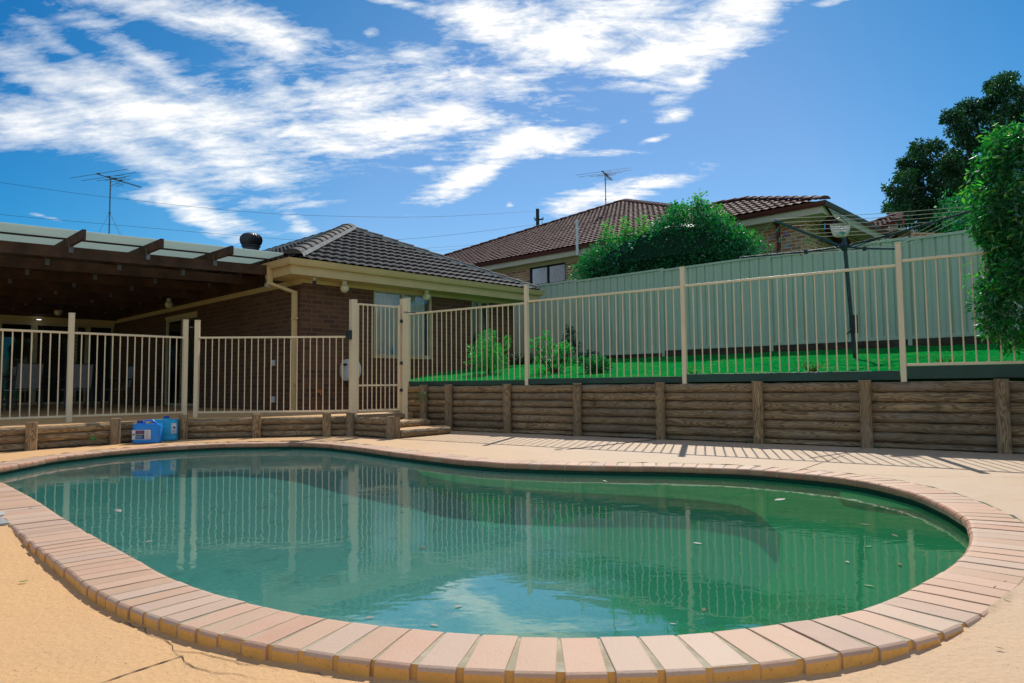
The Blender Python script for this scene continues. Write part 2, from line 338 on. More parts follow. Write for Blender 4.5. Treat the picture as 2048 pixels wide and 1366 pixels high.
# colorbond fence
mt, t, o = material('colorbond')
v = coords(t, 'Object'); n = t.noise(v, 1.1, 5, .6); st = t.noise(t.vm('MULTIPLY', v, (14, 14, .6)), 1.0, 4, .6); f = t.noise(v, 40, 3)
col = t.mix(t.map(n, .35, .65), (.49, .60, .45), (.44, .55, .41)); col = t.mix(t.math('MULTIPLY', t.map(st, .55, .7), .25), col, (.36, .40, .27))
col = t.mix(t.math('MULTIPLY', t.map(f, .68, .74), .4), col, (.12, .13, .08))
bsdf(t, o, col, .5, f, .04, .003, .4)

# lawn
mt, t, o = material('lawn_green')
v = coords(t, 'Object'); n = t.noise(v, 1.2, 5, .6); f = t.noise(t.vm('MULTIPLY', v, (1, 1, .3)), 38, 5, .75); dry = t.noise(v, 2.6, 5, .7)
col = t.mix(t.map(f, .3, .7), (.002, .16, .03), (.006, .34, .06)); col = t.mix(t.math('MULTIPLY', t.map(dry, .52, .68), .5), col, (.16, .34, .09)); col = t.mix(t.math('MULTIPLY', t.map(t.noise(v, 9, 5, .75), .60, .70), .5), col, (.02, .17, .04))
bsdf(t, o, col, 1.0, f, .9, .03, 0.0)
mt, t, o = material('grass_blade')
r = t.new('ShaderNodeNewGeometry').outputs['Random Per Island']
v = coords(t, 'Object'); dry = t.noise(v, 2.6, 5, .7)
col = t.ramp(r, [(0, (.002, .26, .04)), (.5, (.003, .42, .065)), (.94, (.01, .50, .08)), (.985, (.22, .36, .10)), (1, (.4, .38, .2))])
col = t.mix(t.math('MULTIPLY', t.map(dry, .52, .70), .6), col, (.20, .40, .11))
ms = t.new('ShaderNodeMixShader', {0: .45}); d = t.new('ShaderNodeBsdfDiffuse', {'Color': col}); tr = t.new('ShaderNodeBsdfTranslucent', {'Color': col})
t.l.new(d.outputs[0], ms.inputs[1]); t.l.new(tr.outputs[0], ms.inputs[2]); t.l.new(ms.outputs[0], o.inputs[0])

# foliage
def foliage(name, stops, trans=.5, gloss=.0, rough=.55):
    mt, t, o = material(name); r = t.new('ShaderNodeNewGeometry').outputs['Random Per Island']
    col = t.ramp(r, stops)
    ms = t.new('ShaderNodeMixShader', {0: trans}); d = t.new('ShaderNodeBsdfDiffuse', {'Color': col})
    tr = t.new('ShaderNodeBsdfTranslucent', {'Color': t.mix(1.0, col, (1.0, 1.35, .6), 'MULTIPLY')})
    t.l.new(d.outputs[0], ms.inputs[1]); t.l.new(tr.outputs[0], ms.inputs[2])
    m2 = t.new('ShaderNodeMixShader', {0: t.math('ADD', t.math('MULTIPLY', t.new('ShaderNodeFresnel', {'IOR': 1.45}).outputs[0], .28), gloss * .4)})
    g = t.new('ShaderNodeBsdfGlossy', {'Roughness': rough, 'Color': (.85, .95, .95, 1)})
    t.l.new(ms.outputs[0], m2.inputs[1]); t.l.new(g.outputs[0], m2.inputs[2]); t.l.new(m2.outputs[0], o.inputs[0])
foliage('hedge_leaf', [(0, (.008, .10, .025)), (.5, (.014, .17, .04)), (.86, (.022, .24, .045)), (.95, (.06, .38, .04)), (1, (.20, .42, .03))])
foliage('bush_leaf', [(0, (.006, .11, .04)), (.5, (.010, .18, .06)), (.9, (.015, .26, .075)), (1, (.08, .30, .05))])
foliage('shoot_leaf', [(0, (.03, .34, .06)), (.6, (.08, .46, .06)), (1, (.28, .40, .06))], .5)
foliage('bright_leaf', [(0, (.006, .24, .04)), (.5, (.012, .38, .06)), (1, (.05, .48, .06))], .45)
foliage('tree_leaf', [(0, (.012, .050, .018)), (.6, (.022, .085, .026)), (1, (.045, .13, .035))], .35, .0, .5)
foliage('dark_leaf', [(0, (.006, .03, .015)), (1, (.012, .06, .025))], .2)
foliage('russet_leaf', [(0, (.12, .05, .03)), (.6, (.20, .09, .04)), (1, (.10, .16, .04))], .35)

def plastic(name, c, rough=.35, trans=0.0):
    mt, t, o = material(name); v = coords(t, 'Object'); n = t.noise(v, 12, 4)
    col = t.mix(n, c, tuple(x * .75 for x in c))
    bsdf(t, o, col, rough, t.noise(v, 50, 3), .05, .003, .5, **{'Transmission Weight': trans})
plastic('blue_plastic', (.005, .25, .78), .32); plastic('cyan_plastic', (.01, .42, .72), .32); plastic('navy_plastic', (.005, .04, .28), .4)
for nm, c in (('red', (.6, .03, .03)), ('green', (.02, .42, .16)), ('blue', (.02, .07, .55)), ('light_blue', (.08, .35, .7)), ('teal', (.05, .35, .38)), ('orange', (.7, .15, .04))):
    plastic('peg_' + nm, c)
plastic('label_white', (.75, .74, .70), .5); plastic('label_navy', (.02, .04, .22), .5); plastic('label_red', (.5, .05, .05), .5); plastic('rope_cream', (.45, .43, .33), .6); plastic('ink', (.02, .02, .03), .6)
plastic('label_yellow', (.6, .5, .05), .5); plastic('label_teal', (.08, .25, .35), .5)

# ---------------------------------------------------------------- mesh building
ORG = {}
class MB:
    def __init__(s): s.v = []; s.f = []; s.m = []; s.uv = []
    def add(s, verts, faces, mi=0, uvs=None):
        b = len(s.v); s.v.extend([tuple(p) for p in verts])
        for k, fc in enumerate(faces):
            s.f.append([b + i for i in fc]); s.m.append(mi if isinstance(mi, int) else mi[k]); s.uv.append(uvs[k] if uvs else None)
    def obox(s, o, ax, ay, az, x0, x1, y0, y1, z0, z1, mi=0):
        p = [o + ax * x + ay * y + az * z for z in (z0, z1) for y in (y0, y1) for x in (x0, x1)]
        fs = [(0, 2, 3, 1), (4, 5, 7, 6), (0, 1, 5, 4), (2, 6, 7, 3), (0, 4, 6, 2), (1, 3, 7, 5)]
        if ax.cross(ay).dot(az) < 0: fs = [tuple(reversed(f)) for f in fs]
        s.add(p, fs, mi)
    def box(s, a, b, mi=0): s.obox(V((0, 0, 0)), V((1, 0, 0)), V((0, 1, 0)), V((0, 0, 1)), a[0], b[0], a[1], b[1], a[2], b[2], mi)
    def beam(s, p0, p1, w, h, mi=0, up=V((0, 0, 1))):       # a bar from p0 to p1, w wide, h deep
        d = (p1 - p0); L = d.length; d = d.normalized(); sx = d.cross(up).normalized(); uz = sx.cross(d)
        s.obox(p0, d, sx, uz, 0, L, -w / 2, w / 2, -h / 2, h / 2, mi)
    def path(s, pts, r, n=8, mi=0, caps=True, closed=False):
        rings = []; N = len(pts); prev = None
        L = 0.0; us = [0.0]
        for i in range(1, N): L += (pts[i] - pts[i - 1]).length; us.append(L)
        for i, p in enumerate(pts):
            a = pts[i - 1] if (i > 0 or closed) else p; b = pts[(i + 1) % N] if (i < N - 1 or closed) else p
            d = (b - a).normalized() if (b - a).length > 1e-9 else V((0, 0, 1))
            if prev is None:
                q = V((0, 0, 1)) if abs(d.z) < .9 else V((1, 0, 0)); prev = (q - d * q.dot(d)).normalized()
            else: prev = (prev - d * prev.dot(d)).normalized()
            e = d.cross(prev); rr = r[i] if isinstance(r, (list, tuple)) else r
            rings.append([p + (prev * math.cos(2 * math.pi * k / n) + e * math.sin(2 * math.pi * k / n)) * rr for k in range(n)])
        vs = [q for g in rings for q in g]; fs = []; uvs = []
        rm = (max(r) if isinstance(r, (list, tuple)) else r) * 2 * math.pi
        for i in range(N if closed else N - 1):
            j = (i + 1) % N
            for k in range(n):
                k2 = (k + 1) % n; fs.append((i * n + k, i * n + k2, j * n + k2, j * n + k))
                u0 = us[i]; u1 = us[j] if j else us[i] + .1
                uvs.append([(u0, k / n * rm), (u0, (k + 1) / n * rm), (u1, (k + 1) / n * rm), (u1, k / n * rm)])
        if caps and not closed:
            for base, sg in ((0, -1), ((N - 1) * n, 1)):
                idx = list(range(n)); idx = idx if sg > 0 else idx[::-1]
                fs.append(tuple(base + k for k in idx)); uvs.append([(.3 * math.cos(k), .3 * math.sin(k)) for k in range(n)])
        s.add(vs, fs, mi, uvs)
    def tube(s, a, b, r, n=8, mi=0): s.path([a, b], r, n, mi)
    def lathe(s, o, prof, n=20, mi=0, ax=V((0, 0, 1)), wob=None):
        q = V((1, 0, 0)) if abs(ax.x) < .9 else V((0, 1, 0)); e1 = (q - ax * q.dot(ax)).normalized(); e2 = ax.cross(e1)
        vs = []; fs = []
        for (r, z) in prof:
            for k in range(n):
                rr = r * (wob(k) if wob else 1); vs.append(o + ax * z + (e1 * math.cos(2 * math.pi * k / n) + e2 * math.sin(2 * math.pi * k / n)) * rr)
        for i in range(len(prof) - 1):
            for k in range(n): fs.append((i * n + k, i * n + (k + 1) % n, (i + 1) * n + (k + 1) % n, (i + 1) * n + k))
        fs.append(tuple(range(n))[::-1]); fs.append(tuple((len(prof) - 1) * n + k for k in range(n)))
        s.add(vs, fs, mi)
    def poly(s, pts, mi=0): s.add(pts, [tuple(range(len(pts)))], mi)
    def prism(s, pts, d, mi=0):
        n = len(pts); s.add(list(pts) + [p + d for p in pts], [tuple(range(n))[::-1], tuple(range(n, 2 * n))] + [(i, (i + 1) % n, n + (i + 1) % n, n + i) for i in range(n)], mi)
    def build(s, name, mats, parent=None, smooth=False, bevel=0.0, org=None):
        me = bpy.data.meshes.new(name)
        if parent is not None: off = ORG[parent.name_full]
        else: off = V(org) if org is not None else V((0, 0, 0))
        me.from_pydata([(p[0] - off[0], p[1] - off[1], p[2] - off[2]) for p in s.v], [], s.f); 
        mats = [mats] if isinstance(mats, str) else mats
        for q in mats: me.materials.append(MATS[q])
        me.polygons.foreach_set('material_index', s.m)
        me.validate(); me.update()
        uvl = me.uv_layers.new(name='UVMap').data
        if len(me.polygons) == len(s.f):
            for p in me.polygons:
                u = s.uv[p.index]
                if u is None:
                    n = p.normal
                    if abs(n.z) > .75:
                        for li in p.loop_indices: c = me.vertices[me.loops[li].vertex_index].co; uvl[li].uv = (c.x + off[0], c.y + off[1])
                    else:
                        tx, ty = -n.y, n.x; L = math.hypot(tx, ty) or 1
                        for li in p.loop_indices:
                            c = me.vertices[me.loops[li].vertex_index].co; uvl[li].uv = (((c.x + off[0]) * tx + (c.y + off[1]) * ty) / L, c.z + off[2])
                else:
                    for li, q in zip(p.loop_indices, u): uvl[li].uv = q
        if smooth:
            me.polygons.foreach_set('use_smooth', [True] * len(me.polygons))
            if smooth != 'all':
                try: me.set_sharp_from_angle(angle=R(38))
                except Exception: pass
        o = bpy.data.objects.new(name, me); C.objects.link(o)
        if parent is not None: o.parent = parent
        else: o.location = off
        ORG[o.name_full] = off if parent is None else ORG[parent.name_full]
        if bevel:
            b = o.modifiers.new('bevel', 'BEVEL'); b.width = bevel; b.segments = 2; b.limit_method = 'ANGLE'; b.angle_limit = R(40)
        return o

def thing(name, label, cat, loc, group=None):
    o = bpy.data.objects.new(name, None); C.objects.link(o); o.location = loc; o.empty_display_size = .2
    ORG[o.name_full] = V(loc); return tag(o, label, cat, group)
def tag(o, label=None, cat=None, group=None, kind=None):
    if label: o['label'] = label
    if cat: o['category'] = cat
    if group: o['group'] = group
    if kind: o['kind'] = kind
    return o
def copy_tree(o, parent=None):
    c = o.copy(); C.objects.link(c)
    if parent is not None: c.parent = parent
    for ch in list(o.children): copy_tree(ch, c)
    return c
Z = V((0, 0, 1)); X = V((1, 0, 0)); Y = V((0, 1, 0))
A = V((.700, .715, 0)).normalized()        # along the front wall of the brick house
B = V((-.72, .69, 0)); B = (B - A * B.dot(A)).normalized()   # along its side wall
def h2(v, z): return V((v.x, v.y, z))

# ================================================================ SETTING
near = [(0, 965.6), (55.6, 995), (111, 1032), (166.7, 1067), (222, 1097), (277.8, 1128.5), (315, 1150.7), (370, 1173), (444, 1197), (518.5, 1215.6), (600, 1232), (689, 1247), (752, 1254.4), (826, 1262), (896, 1268.5), (970, 1273), (1052, 1276.7), (1126, 1278.5), (1207, 1277.8), (1283, 1275), (1357, 1272), (1428, 1267), (1498, 1260.4), (1564, 1251), (1626.5, 1243), (1684.5, 1232.7), (1726, 1224), (1767, 1212), (1800, 1197.5), (1829, 1183), (1854, 1169.7), (1879, 1156), (1895.6, 1145.7), (1918.4, 1131), (1939, 1112.6), (1950, 1096), (1955, 1079.5), (1953.6, 1060), (1945, 1038), (1904, 1013), (1846, 988), (1796, 974), (1730, 960), (1655, 950), (1573, 943), (1490, 936.6), (1407, 933.7), (1324, 931.6), (1230, 930.6), (1118.5, 928.6), (1007, 924.7), (933, 919.5), (859, 911.7), (785, 902.6), (711, 892.5), (655.6, 887), (592.6, 884.6), (444, 886.7), (333, 892), (222, 900.7), (111, 913), (0, 933)]
raw = [onz(x, y, 0.0) for x, y in near] + [V((-4.70, 6.12, 0)), V((-4.40, 5.74, 0))]
raw = [V((p.x, p.y, 0)) for p in raw]
def resample(P, step):
    n = len(P); seg = [(P[(i + 1) % n] - P[i]).length for i in range(n)]; L = sum(seg); N = round(L / step); out = []; i = 0; acc = 0
    for k in range(N):
        d = k * L / N
        while acc + seg[i] < d: acc += seg[i]; i += 1
        out.append(P[i].lerp(P[(i + 1) % n], (d - acc) / seg[i]))
    return out
P = resample(raw, .055)
for it in range(48):        # smooth without shrinking
    n = len(P); k_ = .5 if it % 2 == 0 else -.515; P = [P[i] * (1 - k_) + (P[i - 1] + P[(i + 1) % n]) * (k_ / 2) for i in range(n)]
# bricks are laid a little closer round the tight near-left sweep
def pitch(p):
    if p.y > 6.2: return .114
    t_ = max(0, min(1, (-.1 - p.x) / .7)); return .112 - .024 * t_
def resample_w(P, NN):
    n = len(P); seg = [(P[(i + 1) % n] - P[i]).length / pitch(P[i]) for i in range(n)]; L = sum(seg); out = []; i = 0; acc = 0
    for k in range(NN):
        d = k * L / NN
        while acc + seg[i] < d: acc += seg[i]; i += 1
        out.append(P[i].lerp(P[(i + 1) % n], (d - acc) / seg[i]))
    return out
NB = round(sum((P[i] - P[i - 1]).length / pitch(P[i]) for i in range(len(P))))
SUB = 4
ring0 = resample_w(P, NB * SUB); N0 = len(ring0)
nrm = []
for i in range(N0):
    d = (ring0[(i + 3) % N0] - ring0[i - 3]).normalized(); nrm.append(V((d.y, -d.x, 0)))
def off(i, d): i %= N0; return ring0[i] + nrm[i] * d
def drop(x, y):
    r = math.hypot((x + .3) * (.55 if x < -.3 else 1), (y - 1.7) * .55)
    t_ = max(0, min(1, (2.0 - r) / .9)); return .040 * t_ * t_ * (3 - 2 * t_)

COPW = .228
# coping bricks
pool = thing('swimming_pool', 'kidney shaped in-ground swimming pool with pink brick coping and green plaster inside', 'pool', (-1.5, 5.5, 0))
mb = MB(); random.seed(11)
NBR = N0 // SUB
for k in range(NBR):
    i0 = k * SUB; h = random.uniform(-.0012, .0015); tl = random.uniform(-.0009, .0009); w0 = random.uniform(-.006, .006); n0 = random.uniform(-.002, .002)
    prof = [(n0 - .026, -.052), (n0 - .032, -.040), (n0 - .033, -.022), (n0 - .028, -.009), (n0 - .018, -.002), (n0 - .004, 0.0), (.08, .0005), (.15, .0), (COPW - .012 + w0, -.0005), (COPW - .003 + w0, -.005), (COPW + w0, -.013), (COPW + w0, -.052)]
    # a brick keeps its width, so mortar wedges open outwards
    pa, pb = off(i0, 0), off(i0 + SUB, 0); mid = (pa + pb) / 2; nn = (nrm[i0] + nrm[(i0 + SUB) % N0]).normalized(); tt = V((-nn.y, nn.x, 0)); wd = (pb - pa).length / 2
    wob = random.uniform(-.003, .003); vs = []; m_ = len(prof)
    for sgn in (-1, 1):
        for q, (d, z) in enumerate(prof):
            hw = min(wd - .0038, (off(i0 + SUB, d) - off(i0, d)).length / 2 - .0038)
            e = .0025 if q in (0, 11) else 0
            vs.append(mid + nn * d + tt * (sgn * (hw) + wob * d * 4) + Z * (z + h + tl * sgn))
    fs = []; ms_ = []
    for q in range(m_ - 1):
        fs.append((q, q + 1, m_ + q + 1, m_ + q)); ms_.append(1 if q >= 10 else (2 if q <= 3 else 0))
    fs.append(tuple(range(m_))[::-1]); ms_.append(0); fs.append(tuple(range(m_, 2 * m_))); ms_.append(0)
    fs.append((m_ - 1, 0, m_, 2 * m_ - 1)); ms_.append(0)
    mb.add(vs, [tuple(reversed(f)) for f in fs], ms_)
cop = mb.build('coping', ['coping_brick', 'coping_side', 'coping_nose'], pool, bevel=.0025)
mb = MB()
prof = [(-.022, -.050), (-.027, -.03), (-.026, -.018), (-.022, -.008), (-.010, -.0036), (.1, -.0030), (COPW - .012, -.0032), (COPW - .008, -.012), (COPW - .008, -.10)]
vs = [off(i, d) + Z * (z + random.uniform(-.0006, .0006)) for i in range(N0) for (d, z) in prof]; k = len(prof)
mb.add(vs, [(i * k + q, ((i + 1) % N0) * k + q, ((i + 1) % N0) * k + q + 1, i * k + q + 1) for i in range(N0) for q in range(k - 1)], [1 if q >= 6 else 0 for i in range(N0) for q in range(k - 1)])
mb.build('mortar', ['coping_mortar', 'coping_side'], cop, smooth=True)

# shell: wall under the coping then a bowl towards a spine
def spine(p):
    a, b = V((-3.1, 6.6, 0)), V((.75, 4.3, 0)); t_ = max(0, min(1, (p - a).dot(b - a) / (b - a).length_squared)); return a.lerp(b, t_)
levels = [(0, -.048), (0, -.30), (.01, -.62), (.03, -.80), (.08, -.94), (.16, -1.03), (.32, -1.12), (.55, -1.2), (.8, -1.26), (1.0, -1.28)]
mb = MB(); M = N0 // 2; vs = []
for (f, z) in levels:
    for i in range(M):
        p = off(2 * i, .004); q = p.lerp(spine(p), f); deep = 1.0 + .28 * max(-1, min(1, (-q.x - 1.0) / 2.5)) if z < -.5 else 1
        vs.append(V((q.x, q.y, z * deep)))
mb.add(vs, [(l * M + i, l * M + (i + 1) % M, (l + 1) * M + (i + 1) % M, (l + 1) * M + i)[::-1] for l in range(len(levels) - 1) for i in range(M)])
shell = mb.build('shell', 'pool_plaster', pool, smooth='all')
bm = bmesh.new(); bm.from_mesh(shell.data); bmesh.ops.remove_doubles(bm, verts=bm.verts, dist=.004); bmesh.ops.recalc_face_normals(bm, faces=bm.faces); bm.to_mesh(shell.data); bm.free()
# curved underwater bench in the far right corner, and a swim-out seat
def slab(pts, z0, z1, name):
    mb = MB(); mb.prism([V((p.x, p.y, z0)) for p in pts], V((0, 0, z1 - z0)), 0); return mb.build(name, 'algae_plaster', pool, bevel=.02)
ib = [i for i in range(N0) if ring0[i].x > -.9 and ring0[i].y > 2.15]
ib = sorted(ib); seg = ib[::4]
pts = [off(i, .002) for i in seg] + [off(i, -.04 - 1.0 * math.sin(k / (len(seg) - 1) * math.pi) ** .6) for k, i in reversed(list(enumerate(seg)))]
slab(pts, -1.2, -.33, 'bench')
seg = ib[len(ib) // 2 - 26: len(ib) // 2 + 10: 3]
pts = [off(i, .001) for i in seg] + [off(i, -.30 * math.sin(k / (len(seg) - 1) * math.pi) - .02) for k, i in reversed(list(enumerate(seg)))]
slab(pts, -.35, -.16, 'step')

# water sheet
WZ = -.08
mb = MB(); ringw = [off(2 * i, .003) for i in range(M)]
vs = []; fr_ = [0, .12, .28, .46, .64, .82, .97]
for f in fr_:
    for p in ringw: q = p.lerp(spine(p), f); vs.append(V((q.x, q.y, WZ)))
mb.add(vs, [(l * M + i, l * M + (i + 1) % M, (l + 1) * M + (i + 1) % M, (l + 1) * M + i) for l in range(len(fr_) - 1) for i in range(M)])
water = mb.build('water', 'green_water', smooth='all')
bm = bmesh.new(); bm.from_mesh(water.data); bmesh.ops.contextual_create(bm, geom=[e for e in bm.edges if e.is_boundary and all((v_.co - spine(v_.co)).length < .25 for v_ in e.verts)])
bmesh.ops.remove_doubles(bm, verts=bm.verts, dist=.003); bmesh.ops.recalc_face_normals(bm, faces=bm.faces)
for f in bm.faces:
    if f.normal.z < 0: f.normal_flip()
    f.smooth = True
bm.to_mesh(water.data); bm.free()
tag(water, kind='structure')
water.cycles.is_caustics_caster = True; shell.cycles.is_caustics_receiver = True
for o_ in pool.children:
    if o_.name.startswith(('bench', 'step')): o_.cycles.is_caustics_receiver = True
sl.cycles.is_caustics_light = True

# deck: rings from the coping out to a wide circle
ds = [COPW - .004, COPW + .012, COPW + .03, COPW + .06, .36, .46, .6, .8, 1.05, 1.4]
vs = []; cen = V((-1.4, 5.6, 0)); random.seed(3); noise.seed_set(5)
rings = [[off(i, d) for i in range(N0)] for d in ds]
for RR in (9, 26): 
    rr = []
    for i in range(N0):
        a = (off(i, 1.2) - cen); 
        a = a.normalized(); rr.append(cen + a * RR)
    rings.append(rr)
for k, rg in enumerate(rings):
    for i, p in enumerate(rg):
        rag = 0.0
        z = -drop(p.x, p.y) - .0015
        if k == 0: p = p + nrm[i] * -.006
        if k in (0, 1):   # ragged painted render climbing the brick side
            rag = max(0, noise.noise(V((p.x * 9, p.y * 9, 0))) * .012 + .002)
            if k == 0: z += rag
        if k < 9: z += noise.noise(V((p.x * 2.1, p.y * 2.1, 3))) * .0025 * min(1, k / 3)
        vs.append(V((p.x, p.y, z)))
mb = MB(); mb.add(vs, [(l * N0 + i, (l + 1) * N0 + i, (l + 1) * N0 + (i + 1) % N0, l * N0 + (i + 1) % N0) for l in range(len(rings) - 1) for i in range(N0)])
deck = mb.build('pool_deck', 'deck_paint', smooth='all'); tag(deck, kind='structure')
bm = bmesh.new(); bm.from_mesh(deck.data)
for f in bm.faces:
    if f.normal.z < 0: f.normal_flip()
bm.to_mesh(deck.data); bm.free()
# ground beyond, out to the horizon (one sheet with a hole where the deck lies)
mb = MB(); vs = []
for RR, z in ((25.5, -.06), (60, -.1), (400, -.3), (1800, -.5)):
    for k in range(48): a = k / 48 * 2 * math.pi; vs.append(V((cen.x + RR * math.cos(a), cen.y + RR * math.sin(a), z)))
mb.add(vs, [(l * 48 + k, (l + 1) * 48 + k, (l + 1) * 48 + (k + 1) % 48, l * 48 + (k + 1) % 48) for l in range(3) for k in range(48)])
g_ = mb.build('ground', 'lawn_green'); tag(g_, kind='structure')

# joints and cracks in the deck paint
def crack(name, pxs, wd, kind='structure', wob=.006, mat='crack_dark'):
    pts = [onz(x, y, 0) for x, y in pxs]; pts = [V((p.x, p.y, 0)) for p in pts]
    for _ in range(2): pts = [onz_fix(p) for p in pts] if False else pts
    out_ = []
    for a, b in zip(pts, pts[1:]):
        n_ = max(2, int((b - a).length / .025))
        for k in range(n_): out_.append(a.lerp(b, k / n_))
    out_.append(pts[-1]); vs = []; n_ = len(out_)
    for i, p in enumerate(out_):
        d = (out_[min(i + 1, n_ - 1)] - out_[max(i - 1, 0)]).normalized(); s_ = V((-d.y, d.x, 0))
        j = noise.noise(V((p.x * 14, p.y * 14, 7))) * wob + noise.noise(V((p.x * 45, p.y * 45, 7))) * wob * .5; ww = wd * (.35 + .65 * abs(noise.noise(V((p.x * 20, p.y * 20, 1)))) * 1.8) * (1 if wob < .003 else min(1, min(i, n_ - 1 - i) / 4 + .1))
        for sg in (-1, 1): q = p + s_ * (j + sg * ww); vs.append(V((q.x, q.y, -drop(q.x, q.y) - .0015 + noise.noise(V((q.x * 2.1, q.y * 2.1, 3))) * .0025 + .0022)))
    mb = MB(); mb.add(vs, [(2 * i, 2 * i + 1, 2 * i + 3, 2 * i + 2)[::-1] for i in range(n_ - 1)])
    o_ = mb.build(name, mat); tag(o_, kind=kind); return o_
def nz(x, y): p = onz(x, y, -.045); return (x, y)
def shift(l):   # cracks near the pool lie on the lower paint: bring the sight lines down to it
    res = []
    for x, y in l:
        p = onz(x, y, 0); dz = drop(p.x, p.y)
        q = onz(x, y, -dz); q2 = V((q.x, q.y, 0)); d = q2 - CAM; px = 1024 + F * d.dot(RGT) / d.dot(FWD); py = 683 - F * d.dot(UPV) / d.dot(FWD); res.append((px, py))
    return res
crack('deck_joint', shift([(188, 1372), (260, 1346), (367, 1311)]), .0035, wob=.001)
crack('deck_joint', [(1727, 897), (1660, 920), (1597, 941)], .006, wob=.002)
crack('deck_joint', [(1700, 948), (1830, 952), (2060, 955)], .003, wob=.001)
crack('paint_crack', shift([(215, 1235), (262, 1252), (310, 1270), (333, 1285), (352, 1298), (400, 1306), (445, 1315), (482, 1325), (520, 1328), (560, 1340)]), .0022, wob=.016)
crack('paint_crack', shift([(348, 1296), (365, 1314), (380, 1330), (396, 1338), (440, 1346), (480, 1352), (530, 1362)]), .0022, wob=.016)
crack('paint_crack', shift([(45, 1060), (60, 1090), (85, 1112), (120, 1150)]), .002, wob=.02)
crack('paint_crack', shift([(600, 1340), (650, 1350), (672, 1356)]), .003, wob=.02)
crack('paint_crack', shift([(1475, 1318), (1520, 1323), (1600, 1313), (1680, 1290)]), .003, wob=.02)
crack('paint_crack', shift([(1940, 1203), (1965, 1190), (1990, 1178), (2010, 1160)]), .004, wob=.02)

# ---------------------------------------------------------------- terrace under the pergola (left) and lawn (right)
TZ = .275
lw = [V((-8.6, 4.9, 0)), V((-7.2, 6.55, 0)), V((-5.68, 8.35, 0)), V((-4.62, 9.9, 0)), V((-3.66, 10.07, 0)), V((-2.70, 10.22, 0)), V((-2.36, 10.22, 0)), V((-1.68, 9.62, 0))]
GL = V((-2.415, 10.62, 0)); GR = V((-1.74, 11.22, 0))
dW = V((-1911, 1400, 0)).normalized(); nW = V((dW.y, -dW.x, 0)); nW = nW if nW.y < 0 else -nW
def FL(t_): Yv = 10.37 * (1 - .1396 * t_); xp = (1054 + 123.9 * t_) / (1 - .1396 * t_); return V(((xp - 1024) / F * Yv, Yv, 0))
FL0, FLd = FL(0), (FL(2) - FL(0)) / 2
def fl(t_): return FL0 + FLd * t_
def wl(x_px):  # front line of the tall wall under an image column
    t_ = (x_px - 1054) / (123.9 + .1396 * x_px); return fl(t_) + nW * .05
mb = MB()
terr = [p + V((0, 0, TZ)) + (V((.0, .06, 0))) for p in lw[:6]] + [h2(GL, TZ), h2(GR + V((-.05, .1, 0)), TZ), V((-1.55, 11.9, TZ)), V((.4, 16.6, TZ)), V((-4, 26, TZ)), V((-20, 26, TZ)), V((-20, 4.9, TZ))]
mb.prism([V((p.x, p.y, -.1)) for p in terr], V((0, 0, TZ + .1)))
tag(mb.build('terrace', 'deck_paint'), kind='structure')
# steps by the gate
def treadpoly(a, b, c, d, z): return [h2(a, z), h2(b, z), h2(c, z), h2(d, z)]
# lawn
b0 = V((5.68, 13.8, 0)); bd = V((-.72, .69, 0)).normalized()
def bf(s_): return b0 + bd * s_
NU, NV = 120, 34
vs = []
def lawnz(u, v_):
    z = .77 + .56 * (v_ ** .85)
    return z + noise.noise(V((u * 30, v_ * 6, 0))) * .018
def lawnpt(u, v_):
    a = fl(-1.12 + u * 6.6) - nW * .03; b = bf(8.6 - u * 15.5) + V((0.05, .1, 0)); p = a.lerp(b, v_); return p
for j in range(NV + 1):
    for i in range(NU + 1):
        u, v_ = i / NU, j / NV; p = lawnpt(u, v_); vs.append(V((p.x, p.y, lawnz(u, v_))))
mb = MB(); mb.add(vs, [(j * (NU + 1) + i, j * (NU + 1) + i + 1, (j + 1) * (NU + 1) + i + 1, (j + 1) * (NU + 1) + i) for j in range(NV) for i in range(NU)])
tag(mb.build('lawn', 'lawn_green', smooth='all'), kind='structure')
mb = MB(); random.seed(5)
for _ in range(46000):
    u = random.random() ** .9; v_ = random.random() ** .8; p = lawnpt(u, v_); z = lawnz(u, v_)
    if not (-.5 < p.x < 12): continue
    a = random.uniform(0, 6.28); h = random.uniform(.008, .024); w_ = random.uniform(.004, .010); l = random.uniform(-.02, .02); l2 = random.uniform(-.02, .02)
    q = V((p.x, p.y, z - .004)); sx = V((math.cos(a), math.sin(a), 0)) * w_
    mb.add([q - sx, q + sx, q + V((l, l2, h))], [(0, 1, 2)])
tag(mb.build('grass', 'grass_blade'), 'short bright green mown grass growing over the raised lawn', 'grass', kind='stuff')
# raised ground behind the back fence, carrying the neighbour's house
mb = MB(); q = [bf(9.5) + V((.12, .15, 0)), bf(-8) + V((.12, .15, 0)), bf(-8) + V((22, 24, 0)), bf(9.5) + V((26, 26, 0)), bf(24) + V((.12, .15, 0))]
mb.prism([h2(p, .2) for p in q], V((0, 0, 1.6)))
tag(mb.build('neighbour_ground', 'lawn_green'), kind='structure')

